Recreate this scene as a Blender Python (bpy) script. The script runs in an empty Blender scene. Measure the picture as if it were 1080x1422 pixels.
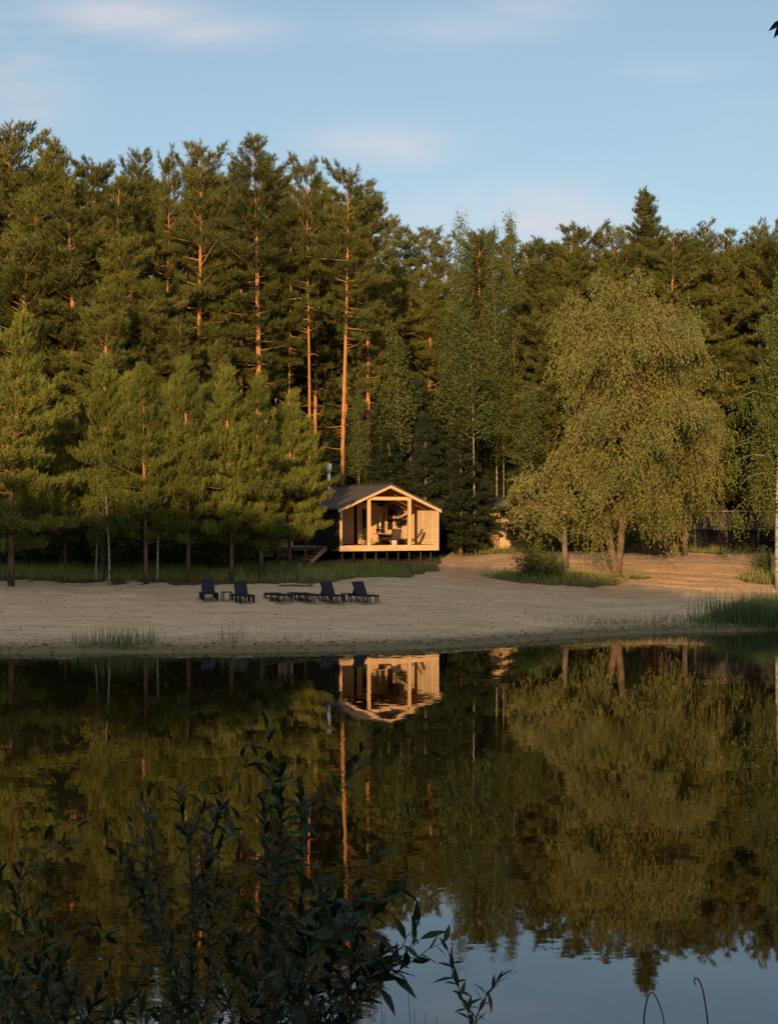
import bpy, math, random
import numpy as np
from mathutils import Vector, Matrix, noise as mnoise

R = math.radians
rng = np.random.default_rng(7)
random.seed(7)
S = bpy.context.scene
COL = S.collection

# ------------------------------------------------------------------ camera frame
F, H, Y0 = 2054.0, 5.2, 720.0          # focal length in photo pixels, eye height, horizon row
def PX(px, D): return (px - 540.0) / F * D
def PZ(py, D): return H + (Y0 - py) / F * D
SUN_EL, SUN_AZ = 12.5, 8.0             # low evening sun behind the camera, a little to the left

# ------------------------------------------------------------------ helpers
class MB:
    """collects vertices, triangles and quads, then links them as ONE mesh object"""
    def __init__(s): s.v, s.t, s.q, s.n = [], [], [], 0
    def add(s, V, T=None, Q=None):
        V = np.asarray(V, float).reshape(-1, 3)
        if T is not None and len(T): s.t.append(np.asarray(T, int).reshape(-1, 3) + s.n)
        if Q is not None and len(Q): s.q.append(np.asarray(Q, int).reshape(-1, 4) + s.n)
        s.v.append(V); s.n += len(V)
        return s
    def box(s, c, d, M=None):
        x, y, z = (np.array(d) / 2.0)
        V = np.array([[-x,-y,-z],[x,-y,-z],[x,y,-z],[-x,y,-z],[-x,-y,z],[x,-y,z],[x,y,z],[-x,y,z]])
        if M is not None: V = V @ np.array(M).T
        V = V + np.array(c)
        s.add(V, Q=[[0,3,2,1],[4,5,6,7],[0,1,5,4],[1,2,6,5],[2,3,7,6],[3,0,4,7]])
        return s
    def bar(s, a, b, w, h, up=(0,0,1)):
        """rectangular bar from a to b; w sideways, h along up"""
        a, b = Vector(a), Vector(b); d = b - a; L = d.length; d.normalize()
        u = Vector(up); side = d.cross(u)
        if side.length < 1e-4: side = d.cross(Vector((1,0,0)))
        side.normalize(); u = side.cross(d)
        M = Matrix((d, side, u)).transposed()
        s.box((a + b) / 2, (L, w, h), M)
        return s
    def tube(s, pts, rad, k=6, cap=True):
        P = np.asarray(pts, float); n = len(P)
        rad = np.broadcast_to(np.asarray(rad, float), (n,))
        T = np.gradient(P, axis=0); T /= np.linalg.norm(T, axis=1)[:, None] + 1e-9
        ref = np.array([0.31, 0.95, 0.05]) if abs(T[0][2]) > .6 else np.array([0.05, 0.1, 1.0])
        A = np.cross(T, ref); A /= np.linalg.norm(A, axis=1)[:, None] + 1e-9
        B = np.cross(T, A)
        an = np.linspace(0, 2*np.pi, k, endpoint=False)
        V = P[:, None] + rad[:, None, None] * (np.cos(an)[None, :, None]*A[:, None] + np.sin(an)[None, :, None]*B[:, None])
        V = V.reshape(-1, 3)
        i = np.arange(n-1)[:, None]*k; j = np.arange(k)[None, :]; j2 = (j+1) % k
        Q = np.stack([i+j, i+j2, i+k+j2, i+k+j], -1).reshape(-1, 4)
        tris = []
        if cap:
            V = np.vstack([V, P[:1], P[-1:]])
            for m in range(k):
                tris.append([n*k, (m+1) % k, m]); tris.append([n*k+1, (n-1)*k+m, (n-1)*k+(m+1) % k])
        s.add(V, T=tris, Q=Q)
        return s
    def prism(s, poly, axis, a, b):
        """polygon of (u,v) extruded along an axis from a to b: axis 'y' -> (u,y,v), 'x' -> (x,u,v)"""
        n = len(poly)
        f = (lambda u, v, w: (u, w, v)) if axis == 'y' else (lambda u, v, w: (w, u, v)) if axis == 'x' else (lambda u, v, w: (u, v, w))
        V = [f(u, v, a) for u, v in poly] + [f(u, v, b) for u, v in poly]
        Q = [[i, (i+1) % n, n+(i+1) % n, n+i] for i in range(n)]
        T = [[0, i+1, i] for i in range(1, n-1)] + [[n, n+i, n+i+1] for i in range(1, n-1)]
        s.add(V, T=T, Q=Q)
        return s
    def mesh(s, name, mat, smooth=False):
        V = np.vstack(s.v).astype(np.float32)
        T = np.vstack(s.t) if s.t else np.zeros((0, 3), int)
        Q = np.vstack(s.q) if s.q else np.zeros((0, 4), int)
        me = bpy.data.meshes.new(name)
        me.vertices.add(len(V)); me.vertices.foreach_set('co', V.ravel())
        me.loops.add(T.size + Q.size); me.polygons.add(len(T) + len(Q))
        me.loops.foreach_set('vertex_index', np.concatenate([T.ravel(), Q.ravel()]).astype(np.int32))
        st = np.concatenate([np.arange(len(T))*3, T.size + np.arange(len(Q))*4]).astype(np.int32)
        me.polygons.foreach_set('loop_start', st)
        me.polygons.foreach_set('use_smooth', np.full(len(T)+len(Q), smooth, bool))
        me.update(calc_edges=True)
        if mat: me.materials.append(mat)
        return me
    def build(s, name, mat, parent=None, smooth=False):
        return link(name, s.mesh(name, mat, smooth), parent)

def link(name, me, parent=None):
    o = bpy.data.objects.new(name, me); COL.objects.link(o)
    if parent is not None: o.parent = parent
    return o
def tag(o, label=None, cat=None, group=None, kind=None):
    if label: o['label'] = label
    if cat: o['category'] = cat
    if group: o['group'] = group
    if kind: o['kind'] = kind
    return o
def thing(name, loc, label, cat, group=None, rz=0.0):
    o = bpy.data.objects.new(name, None); COL.objects.link(o)
    o.location = loc; o.rotation_euler = (0, 0, rz); o.empty_display_size = .3
    return tag(o, label, cat, group)
def copy_tree(o, parent=None):
    c = o.copy(); COL.objects.link(c)
    if parent is not None: c.parent = parent
    for ch in list(o.children): copy_tree(ch, c)
    return c

# ------------------------------------------------------------------ materials
def mat(name):
    m = bpy.data.materials.new(name); m.use_nodes = True
    nt = m.node_tree
    return m, nt, nt.nodes['Principled BSDF'], nt.nodes['Material Output']
def N(nt, typ, **kw):
    n = nt.nodes.new(typ)
    for k, v in kw.items(): setattr(n, k, v)
    return n
def ramp(nt, stops, fac):
    r = N(nt, 'ShaderNodeValToRGB'); e = r.color_ramp.elements
    while len(e) < len(stops): e.new(.5)
    for el, (p, c) in zip(e, stops): el.position = p; el.color = (*c, 1)
    nt.links.new(fac, r.inputs[0]); return r.outputs[0]
def noise_(nt, vec, scale, detail=3, rough=.55):
    n = N(nt, 'ShaderNodeTexNoise'); n.inputs['Scale'].default_value = scale
    n.inputs['Detail'].default_value = detail; n.inputs['Roughness'].default_value = rough
    if vec is not None: nt.links.new(vec, n.inputs['Vector'])
    return n.outputs[0]
def mapping(nt, vec, scale):
    m = N(nt, 'ShaderNodeMapping'); m.inputs['Scale'].default_value = scale
    nt.links.new(vec, m.inputs['Vector']); return m.outputs[0]
def math_(nt, op, a, b=None, c=None):
    n = N(nt, 'ShaderNodeMath', operation=op)
    for i, x in enumerate((a, b, c)):
        if x is None: continue
        if isinstance(x, (int, float)): n.inputs[i].default_value = x
        else: nt.links.new(x, n.inputs[i])
    return n.outputs[0]
def mixc(nt, fac, a, b, blend='MIX'):
    n = N(nt, 'ShaderNodeMix', data_type='RGBA', blend_type=blend)
    for i, x in ((0, fac), (6, a), (7, b)):
        if isinstance(x, (int, float)): n.inputs[i].default_value = x
        elif isinstance(x, tuple): n.inputs[i].default_value = (*x, 1)
        else: nt.links.new(x, n.inputs[i])
    return n.outputs[2]
def bump(nt, h, strength, dist, bsdf):
    b = N(nt, 'ShaderNodeBump'); b.inputs['Strength'].default_value = strength; b.inputs['Distance'].default_value = dist
    nt.links.new(h, b.inputs['Height']); nt.links.new(b.outputs[0], bsdf.inputs['Normal'])

def foliage(name, c1, c2, transl=.3, rough=.6, nscale=.9):
    """leaf material: colour wanders between two greens through the crown and from tree to tree"""
    m, nt, b, out = mat(name)
    tc = N(nt, 'ShaderNodeTexCoord'); oi = N(nt, 'ShaderNodeObjectInfo')
    f = noise_(nt, tc.outputs['Object'], nscale, 2)
    f = math_(nt, 'MULTIPLY_ADD', oi.outputs['Random'], .5, math_(nt, 'MULTIPLY_ADD', f, 1.7, -.62))
    f = N(nt, 'ShaderNodeClamp').outputs[0].node and f
    c = ramp(nt, [(0.05, c1), (.95, c2)], f)
    nt.links.new(c, b.inputs['Base Color']); b.inputs['Roughness'].default_value = rough
    b.inputs['Specular IOR Level'].default_value = .25
    tr = N(nt, 'ShaderNodeBsdfTranslucent'); nt.links.new(c, tr.inputs[0])
    mx = N(nt, 'ShaderNodeMixShader'); mx.inputs[0].default_value = transl
    nt.links.new(b.outputs[0], mx.inputs[1]); nt.links.new(tr.outputs[0], mx.inputs[2])
    nt.links.new(mx.outputs[0], out.inputs[0])
    return m

def simple(name, col, rough=.6, metal=0.0, var=.25, scale=6.0, spec=.3):
    m, nt, b, out = mat(name)
    tc = N(nt, 'ShaderNodeTexCoord')
    f = noise_(nt, tc.outputs['Object'], scale, 4)
    lo = tuple(x*(1-var) for x in col); hi = tuple(min(1, x*(1+var)) for x in col)
    nt.links.new(ramp(nt, [(.3, lo), (.7, hi)], f), b.inputs['Base Color'])
    b.inputs['Roughness'].default_value = rough; b.inputs['Metallic'].default_value = metal
    b.inputs['Specular IOR Level'].default_value = spec
    return m

def wood(name, col, axis=None, board=.14, var=.22, grain=(1, 1, 14), rough=.6):
    """timber: grain along an axis and, if board is set, dark seams between boards laid along that axis"""
    m, nt, b, out = mat(name)
    tc = N(nt, 'ShaderNodeTexCoord'); o = tc.outputs['Object']
    f = noise_(nt, mapping(nt, o, grain), 2.2, 5, .6)
    f2 = noise_(nt, o, .9, 2)
    lo = tuple(x*(1-var) for x in col); hi = tuple(min(1, x*(1+var)) for x in col)
    c = ramp(nt, [(.3, lo), (.7, hi)], math_(nt, 'MULTIPLY_ADD', f2, .35, math_(nt, 'MULTIPLY', f, .65)))
    if axis is not None:
        sp = N(nt, 'ShaderNodeSeparateXYZ'); nt.links.new(o, sp.inputs[0])
        q = math_(nt, 'DIVIDE', sp.outputs[axis], board)
        fr = math_(nt, 'FRACT', q)
        wn = N(nt, 'ShaderNodeTexWhiteNoise', noise_dimensions='1D'); nt.links.new(math_(nt, 'FLOOR', q), wn.inputs['W'])
        c = mixc(nt, math_(nt, 'MULTIPLY', wn.outputs[0], .3), c, tuple(x*.6 for x in col))
        seam = math_(nt, 'LESS_THAN', fr, .09)
        c = mixc(nt, math_(nt, 'MULTIPLY', seam, .65), c, tuple(x*.3 for x in col))
    nt.links.new(c, b.inputs['Base Color']); b.inputs['Roughness'].default_value = rough
    b.inputs['Specular IOR Level'].default_value = .2
    return m

def pine_bark():
    m, nt, b, out = mat('pine_bark')
    tc = N(nt, 'ShaderNodeTexCoord'); o = tc.outputs['Object']
    sp = N(nt, 'ShaderNodeSeparateXYZ'); nt.links.new(o, sp.inputs[0])
    n1 = noise_(nt, mapping(nt, o, (5, 5, 1.1)), 1.6, 5, .65)
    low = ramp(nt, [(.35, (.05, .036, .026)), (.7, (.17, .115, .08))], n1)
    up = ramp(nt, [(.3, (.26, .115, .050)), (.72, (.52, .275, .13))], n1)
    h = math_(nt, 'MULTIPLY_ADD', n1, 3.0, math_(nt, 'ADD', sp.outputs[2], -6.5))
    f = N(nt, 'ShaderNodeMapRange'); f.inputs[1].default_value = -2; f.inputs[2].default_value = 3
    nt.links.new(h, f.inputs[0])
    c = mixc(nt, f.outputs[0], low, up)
    nt.links.new(c, b.inputs['Base Color']); b.inputs['Roughness'].default_value = .85
    b.inputs['Specular IOR Level'].default_value = .1
    bump(nt, n1, .8, .03, b)
    return m
def birch_bark():
    m, nt, b, out = mat('birch_bark')
    tc = N(nt, 'ShaderNodeTexCoord'); o = tc.outputs['Object']
    n1 = noise_(nt, mapping(nt, o, (2.5, 2.5, 5)), 1.5, 4, .7)
    c = ramp(nt, [(.40, (.05, .045, .04)), (.50, (.24, .21, .165)), (.8, (.42, .38, .31))], n1)
    nt.links.new(c, b.inputs['Base Color']); b.inputs['Roughness'].default_value = .7
    return m

M = dict(
    pine=foliage('pine_needles', (.044, .058, .012), (.160, .168, .034), .18, .65, .55),
    young=foliage('young_pine_needles', (.062, .086, .014), (.200, .212, .036), .18, .65, .7),
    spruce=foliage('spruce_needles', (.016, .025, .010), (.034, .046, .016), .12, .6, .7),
    aspen=foliage('aspen_leaves', (.060, .094, .019), (.140, .165, .038), .38, .5, .8),
    birch=foliage('birch_leaves', (.060, .090, .018), (.130, .160, .032), .38, .5, .8),
    willow=foliage('willow_leaves', (.130, .142, .042), (.245, .232, .064), .3, .55, .5),
    bush=foliage('bush_leaves', (.055, .085, .020), (.115, .140, .034), .35, .55, .8),
    grass=foliage('grass_blades', (.125, .165, .040), (.290, .300, .088), .35, .55, .35),
    reed=foliage('reed_blades', (.060, .105, .040), (.120, .165, .060), .35, .5, .5),
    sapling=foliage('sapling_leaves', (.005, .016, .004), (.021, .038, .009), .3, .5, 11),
    farwood=foliage('wood_leaves', (.05, .07, .02), (.10, .12, .03), .1, .7, .3),
    bark=pine_bark(), birchbark=birch_bark(),
    willowbark=simple('willow_bark', (.120, .082, .052), .85, var=.45, scale=5),
    greybark=simple('grey_bark', (.135, .11, .085), .85, var=.45, scale=5),
    stem=simple('sapling_stem', (.055, .045, .03), .7, var=.3, scale=30),
    dry=simple('dry_stem', (.10, .07, .045), .7, var=.3, scale=30),
    larch=wood('pale_timber', (.55, .37, .205), None, grain=(3, 3, 3)),
    planks_v=wood('vertical_plank_cladding', (.57, .395, .22), 0, .15, grain=(9, 9, .8)),
    planks_h=wood('horizontal_plank_cladding', (.70, .56, .38), 2, .19, grain=(1, 1, 10)),
    rafter=wood('rafter_timber', (.40, .235, .125), None, grain=(3, 3, 3)),
    ceiling=wood('ceiling_boards', (.23, .13, .07), 1, .2, grain=(9, 1, 1)),
    floorb=wood('floor_boards', (.42, .26, .14), 0, .14, grain=(9, .8, 1)),
    deckb=wood('weathered_deck_boards', (.20, .15, .10), 0, .14, grain=(9, .8, 1)),
    darkclad=wood('dark_stained_cladding', (.030, .032, .034), 1, .15, grain=(9, 9, .8), rough=.55),
    shed=wood('grey_weathered_boards', (.048, .045, .040), 0, .16, grain=(9, 9, .8)),
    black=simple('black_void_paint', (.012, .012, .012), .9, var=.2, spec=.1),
    roof=simple('dark_metal_roof', (.085, .078, .080), .45, .3, .12, 3.0),
    steel=simple('pale_painted_steel', (.78, .76, .72), .4, 0, .06, 4),
    pile=simple('dark_pile_steel', (.03, .028, .026), .6, .2, .2),
    navy=simple('navy_resin', (.008, .012, .022), .6, 0, .12, 5, .15),
    sling=simple('dark_brown_sling', (.055, .035, .025), .7, 0, .2, 8),
    curtain=simple('white_curtain', (.75, .70, .60), .8, 0, .05, 8),
    white=simple('white_enamel', (.42, .38, .32), .4, 0, .05, 8),
    pot=simple('clay_pot', (.35, .20, .12), .7, 0, .15, 12),
)
def glass_dark():
    m, nt, b, out = mat('window_glass')
    b.inputs['Base Color'].default_value = (.012, .012, .012, 1); b.inputs['Roughness'].default_value = .03
    b.inputs['Specular IOR Level'].default_value = .6
    return m
M['glass'] = glass_dark()

# ------------------------------------------------------------------ terrain
SHX = np.array([-300, -60, -40, -14.9, -6, 0, 3.2, 8.2, 11.7, 18, 40, 300.])
SHY = np.array([40, 50, 53, 56.8, 57.4, 58.4, 60.3, 64.7, 66.8, 68.8, 74, 80.])
TT = np.array([-300, -14, -5, -1.5, 0, .9, 1.6, 14, 21, 32, 45, 56, 72, 100, 200, 600.])
TZ = np.array([-1.6, -1.6, -.8, -.22, 0, .26, .32, 1.12, 1.86, 2.6, 3.2, 4.0, 9.0, 15, 19, 24.])
def shore(x): return np.interp(x, SHX, SHY)
NRX = np.array([-300, -100, -40, -10, 0, 6, 9, 14, 18, 30.]); NRZ = np.array([9, 7, 5, 4.1, 3.6, 2.6, 1.75, 0, -.8, -1.6])
def ground0(x, y):
    zf = np.interp(y - shore(x), TT, TZ)
    zn = np.interp(y, NRX, NRZ)
    return np.where(y < 30, zn, zf)
def rough_(x, y):
    v = mnoise.noise(Vector((x*.16, y*.16, 3.1)))*.16 + mnoise.noise(Vector((x*.55, y*.55, 7.7)))*.075
    return v + mnoise.noise(Vector((x*1.7, y*1.9, 1.7)))*.03
def track(x, y):
    """wheel ruts of the sandy track that climbs past the cabin and bends away behind the willow"""
    if not (72 < y < 100 and 0 < x < 30): return 0.0
    cy = 84.5 + .055*(x-6)**1.0 + 1.0*math.sin(x*.22)
    d = abs(y - cy); r = 0
    k_ = max(0, min(1, .5 + 1.6*mnoise.noise(Vector((x*.4, y*.5, 12)))))
    for off in (-1.6, -.1, 1.3, 3.0, 5.2):
        r -= k_*.09*math.exp(-((y-cy-off)/.22)**2)
        r += k_*.05*math.exp(-((y-cy-off-.45)/.25)**2)
    return r
def ground(x, y):
    z = float(ground0(np.array(x), np.array(y)))
    t = y - float(shore(np.array(x)))
    k = 1.0 if y < 30 else max(0.0, min(1.0, (t-.8)/3.0))
    if x > 5 and 80 < y < 130:
        q = min(1, (y-81)/12) if y > 81 else 0; q = q*q*(3-2*q); z += .6*q*min(1, (x-5)/5)*max(0, min(1, (118-y)/15))
    return z + (rough_(x, y) + track(x, y))*k + .05*max(0, 1-abs(t-1.1)/.9)*mnoise.noise(Vector((x*1.3, 0, 5)))
VFX = np.array([-300, -6, -4, -1.5, .8, 2.9, 3.25, 3.3, 300.]); VFY = np.array([77.2, 77.3, 77.8, 80, 82, 86, 93, 97.5, 97.5])
def vegmask(x, y):
    if y < 30: return 1.0
    w = 1.5*mnoise.noise(Vector((x*.35, y*.35, 9))) + 1.1*mnoise.noise(Vector((x*1.3, y*1.3, 5)))
    v = (y + w - float(np.interp(x, VFX, VFY)))/.8
    for cx, cy, rx, ry in ((9.4, 84.2, 4.1, 2.3), (13.6, 85.6, 1.5, .7), (22.6, 86.5, 2.3, 1.6)):
        v = max(v, (1 - math.hypot((x-cx)/rx, (y-cy)/ry))*3 + w*.4)
    return max(0.0, min(1.0, v + .5))
def seq(*spans):
    out = []
    for a, b, st in spans: out += list(np.arange(a, b - 1e-6, st))
    return np.array(out + [spans[-1][1]])
gx = seq((-300, -60, 20), (-60, -26, 2), (-26, 27, .30), (27, 60, 2), (60, 300, 20))
gy = seq((-120, -30, 10), (-30, 0, 2), (0, 16, .5), (16, 54, 2), (54, 100, .28), (100, 140, 2), (140, 420, 20))
GX, GY = np.meshgrid(gx, gy)
GV = np.zeros((GX.size, 3)); veg = np.zeros(GX.size, np.float32); soil = np.zeros(GX.size, np.float32); wet = np.zeros(GX.size, np.float32)
for i, (x, y) in enumerate(zip(GX.ravel(), GY.ravel())):
    soil[i] = max(0, min(1, (y - 79 - 1.5*mnoise.noise(Vector((x*.3, y*.3, 2))))/5))*max(0, min(1, (x-1)/3)) if y > 50 else 0
    GV[i] = (x, y, ground(x, y)); veg[i] = vegmask(x, y)
nx, ny = len(gx), len(gy)
a = (np.arange(ny-1)[:, None]*nx + np.arange(nx-1)[None, :]).ravel()
mb = MB(); mb.add(GV, Q=np.stack([a, a+1, a+nx+1, a+nx], 1))
def ground_mat():
    m, nt, b, out = mat('sand_and_forest_floor')
    g = N(nt, 'ShaderNodeNewGeometry'); p = g.outputs['Position']
    n1 = noise_(nt, p, .55, 4); n2 = noise_(nt, p, 5.0, 4, .7); n3 = noise_(nt, p, 26.0, 2, .7)
    sand = ramp(nt, [(.3, (.38, .285, .195)), (.7, (.54, .415, .285))], math_(nt, 'MULTIPLY_ADD', n1, .6, math_(nt, 'MULTIPLY', n2, .4)))
    speck = math_(nt, 'GREATER_THAN', n3, .66)
    sand = mixc(nt, math_(nt, 'MULTIPLY', speck, .35), sand, (.16, .12, .085))
    n4 = noise_(nt, mapping(nt, p, (.22, 1.9, 1)), 1.0, 5, .68)
    stk = N(nt, 'ShaderNodeMapRange'); stk.inputs[1].default_value = .47; stk.inputs[2].default_value = .60; nt.links.new(n4, stk.inputs[0])
    sand = mixc(nt, math_(nt, 'MULTIPLY', stk.outputs[0], .38), sand, (.20, .15, .10))
    n5 = noise_(nt, mapping(nt, p, (1.1, 2.2, 1)), 1.3, 6, .75)
    deb = N(nt, 'ShaderNodeMapRange'); deb.inputs[1].default_value = .55; deb.inputs[2].default_value = .64; nt.links.new(n5, deb.inputs[0])
    sand = mixc(nt, math_(nt, 'MULTIPLY', deb.outputs[0], .5), sand, (.13, .11, .075))
    so_ = N(nt, 'ShaderNodeAttribute', attribute_name='soil')
    sand = mixc(nt, so_.outputs['Fac'], sand, mixc(nt, 1.0, sand, (1.02, .87, .69), 'MULTIPLY'))
    sp = N(nt, 'ShaderNodeSeparateXYZ'); nt.links.new(p, sp.inputs[0])
    wetf = N(nt, 'ShaderNodeMapRange'); wetf.inputs[1].default_value = .40; wetf.inputs[2].default_value = .20
    nt.links.new(math_(nt, 'MULTIPLY_ADD', n2, .16, math_(nt, 'ADD', sp.outputs[2], -.08)), wetf.inputs[0])
    sand = mixc(nt, math_(nt, 'MULTIPLY', wetf.outputs[0], .85), sand, (.085, .078, .045))
    floor = ramp(nt, [(.3, (.035, .034, .016)), (.55, (.075, .06, .032)), (.75, (.13, .095, .055))], n2)
    at = N(nt, 'ShaderNodeAttribute', attribute_name='veg')
    f = math_(nt, 'MULTIPLY_ADD', n2, .9, math_(nt, 'ADD', at.outputs['Fac'], -.45))
    fr = N(nt, 'ShaderNodeMapRange'); fr.inputs[1].default_value = .35; fr.inputs[2].default_value = .65
    nt.links.new(f, fr.inputs[0])
    nt.links.new(mixc(nt, fr.outputs[0], sand, floor), b.inputs['Base Color'])
    b.inputs['Roughness'].default_value = .9; b.inputs['Specular IOR Level'].default_value = .1
    vo = N(nt, 'ShaderNodeTexVoronoi'); vo.inputs['Scale'].default_value = 1.7; nt.links.new(mapping(nt, p, (1, 1.25, 1)), vo.inputs['Vector'])
    pit = N(nt, 'ShaderNodeMapRange'); pit.inputs[1].default_value = .05; pit.inputs[2].default_value = .30; pit.inputs[3].default_value = -1.3; pit.inputs[4].default_value = 0
    nt.links.new(vo.outputs['Distance'], pit.inputs[0])
    n2 = math_(nt, 'ADD', n2, math_(nt, 'MULTIPLY', pit.outputs[0], math_(nt, 'GREATER_THAN', n1, .5)))
    h = math_(nt, 'MULTIPLY_ADD', n3, .35, math_(nt, 'MULTIPLY_ADD', n4, .45, n2))
    bump(nt, h, 1.0, .11, b)
    return m
go = mb.build('ground', ground_mat(), smooth=True); tag(go, kind='structure')
at = go.data.attributes.new('soil', 'FLOAT', 'POINT'); at.data.foreach_set('value', soil)
at = go.data.attributes.new('veg', 'FLOAT', 'POINT'); at.data.foreach_set('value', veg)

def water_mat():
    m, nt, b, out = mat('lake_water')
    g = N(nt, 'ShaderNodeNewGeometry'); p = g.outputs['Position']
    def nv(scale, sx, sy, det=2):
        n = N(nt, 'ShaderNodeTexNoise'); n.inputs['Scale'].default_value = scale; n.inputs['Detail'].default_value = det
        nt.links.new(mapping(nt, p, (sx, sy, 1)), n.inputs['Vector'])
        v = N(nt, 'ShaderNodeVectorMath', operation='SUBTRACT'); v.inputs[1].default_value = (.5, .5, .5)
        nt.links.new(n.outputs['Color'], v.inputs[0]); return v.outputs[0]
    def sc(v, k):
        s_ = N(nt, 'ShaderNodeVectorMath', operation='SCALE'); nt.links.new(v, s_.inputs[0])
        if isinstance(k, float): s_.inputs['Scale'].default_value = k
        else: nt.links.new(k, s_.inputs['Scale'])
        return s_.outputs[0]
    def addv(a, b_):
        s_ = N(nt, 'ShaderNodeVectorMath', operation='ADD'); nt.links.new(a, s_.inputs[0])
        if isinstance(b_, tuple): s_.inputs[1].default_value = b_
        else: nt.links.new(b_, s_.inputs[1])
        return s_.outputs[0]
    patch = N(nt, 'ShaderNodeMapRange'); patch.inputs[1].default_value = .44; patch.inputs[2].default_value = .68
    patch.inputs[3].default_value = .003; patch.inputs[4].default_value = .024
    nt.links.new(noise_(nt, mapping(nt, p, (.10, .22, 1)), 1.0, 2), patch.inputs[0])
    v = addv(sc(nv(1.0, .8, 1.1), .008), sc(nv(5.0, .7, 1.5), patch.outputs[0]))
    mask = N(nt, 'ShaderNodeVectorMath', operation='MULTIPLY'); mask.inputs[1].default_value = (1, 1, 0); nt.links.new(v, mask.inputs[0])
    nrm = N(nt, 'ShaderNodeVectorMath', operation='NORMALIZE'); nt.links.new(addv(mask.outputs[0], (0, 0, 1)), nrm.inputs[0])
    b.inputs['Base Color'].default_value = (.008, .0055, .002, 1); b.inputs['Roughness'].default_value = .015
    b.inputs['IOR'].default_value = 1.85
    nt.links.new(nrm.outputs[0], b.inputs['Normal'])
    return m
w = MB().add([(-300, 4, 0), (300, 4, 0), (300, 90, 0), (-300, 90, 0)], Q=[[0, 1, 2, 3]]).build('water', water_mat())
tag(w, kind='structure')

def floating():
    m_ = MB(); n = 0
    while n < 140:
        x, y = rng.normal(0, 9), 58 - abs(rng.normal(0, 16))
        if y < 15: continue
        r = rng.uniform(.012, .04); a_ = np.linspace(0, 6.283, 6, endpoint=False); n += 1
        v = np.stack([x + r*np.cos(a_)*rng.uniform(.7, 1.3, 6), y + r*np.sin(a_)*rng.uniform(.7, 1.3, 6), .004 + .003*np.sin(a_*2)], 1)
        m_.add(v, T=[[0, i, i+1] for i in range(1, 5)])
    o_ = m_.build('floating_leaves', simple('floating_leaf', (.16, .13, .05), .6, var=.4, scale=1.0)); tag(o_, 'few tiny fallen leaves and seeds floating on the lake', 'leaves', kind='stuff')
floating()

# ------------------------------------------------------------------ foliage generators
def unit(v): return v / (np.linalg.norm(v, axis=-1, keepdims=True) + 1e-9)
def needles(mb, P, D, n=9, L=.22, w=.034, spread=.75, slen=.2):
    """shoots at P along D: n thin triangles each, fanned around the shoot"""
    P, D = np.asarray(P), unit(np.asarray(D)); m = len(P)
    t = np.linspace(0, 1, n)[None, :] * np.ones((m, 1)) + rng.normal(0, .05, (m, n))
    rnd = unit(rng.normal(size=(m, n, 3)))
    nd = unit(D[:, None]*(.55 + .5*t[..., None]) + rnd*spread)
    base = P[:, None] + D[:, None]*(t*slen)[..., None]
    ll = L*rng.uniform(.7, 1.25, (m, n, 1))
    side = unit(np.cross(nd, unit(rng.normal(size=(m, n, 3)))))*w*.5
    V = np.stack([base - side, base + side, base + nd*ll], 2).reshape(-1, 3)
    mb.add(V, T=np.arange(len(V)).reshape(-1, 3))
def leaves(mb, P, D, L=.14, w=.09, fold=.15):
    """one leaf per point: a diamond quad along D, bent a little across its middle"""
    P, D = np.asarray(P), unit(np.asarray(D)); m = len(P)
    side = unit(np.cross(D, unit(rng.normal(size=(m, 3)))))
    nrm = np.cross(D, side)
    ll = (L*rng.uniform(.65, 1.25, (m, 1))); ww = w*.5*rng.uniform(.7, 1.2, (m, 1))
    V = np.stack([P, P + D*ll*.45 + side*ww + nrm*ww*fold, P + D*ll, P + D*ll*.45 - side*ww + nrm*ww*fold], 1).reshape(-1, 3)
    mb.add(V, Q=np.arange(len(V)).reshape(-1, 4))

def trunk_line(Ht, lean=.4, n=12, wob=.12):
    z = np.linspace(0, 1, n); ph = rng.uniform(0, 6.28, 2); A = rng.uniform(-lean, lean, 2)
    x = A[0]*z**1.5 + wob*np.sin(z*5+ph[0])*z; y = A[1]*z**1.5 + wob*np.sin(z*4+ph[1])*z
    return np.stack([x, y, z*Ht], 1)
def at_height(line, z):
    return np.array([np.interp(z, line[:, 2], line[:, 0]), np.interp(z, line[:, 2], line[:, 1]), z])

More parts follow.
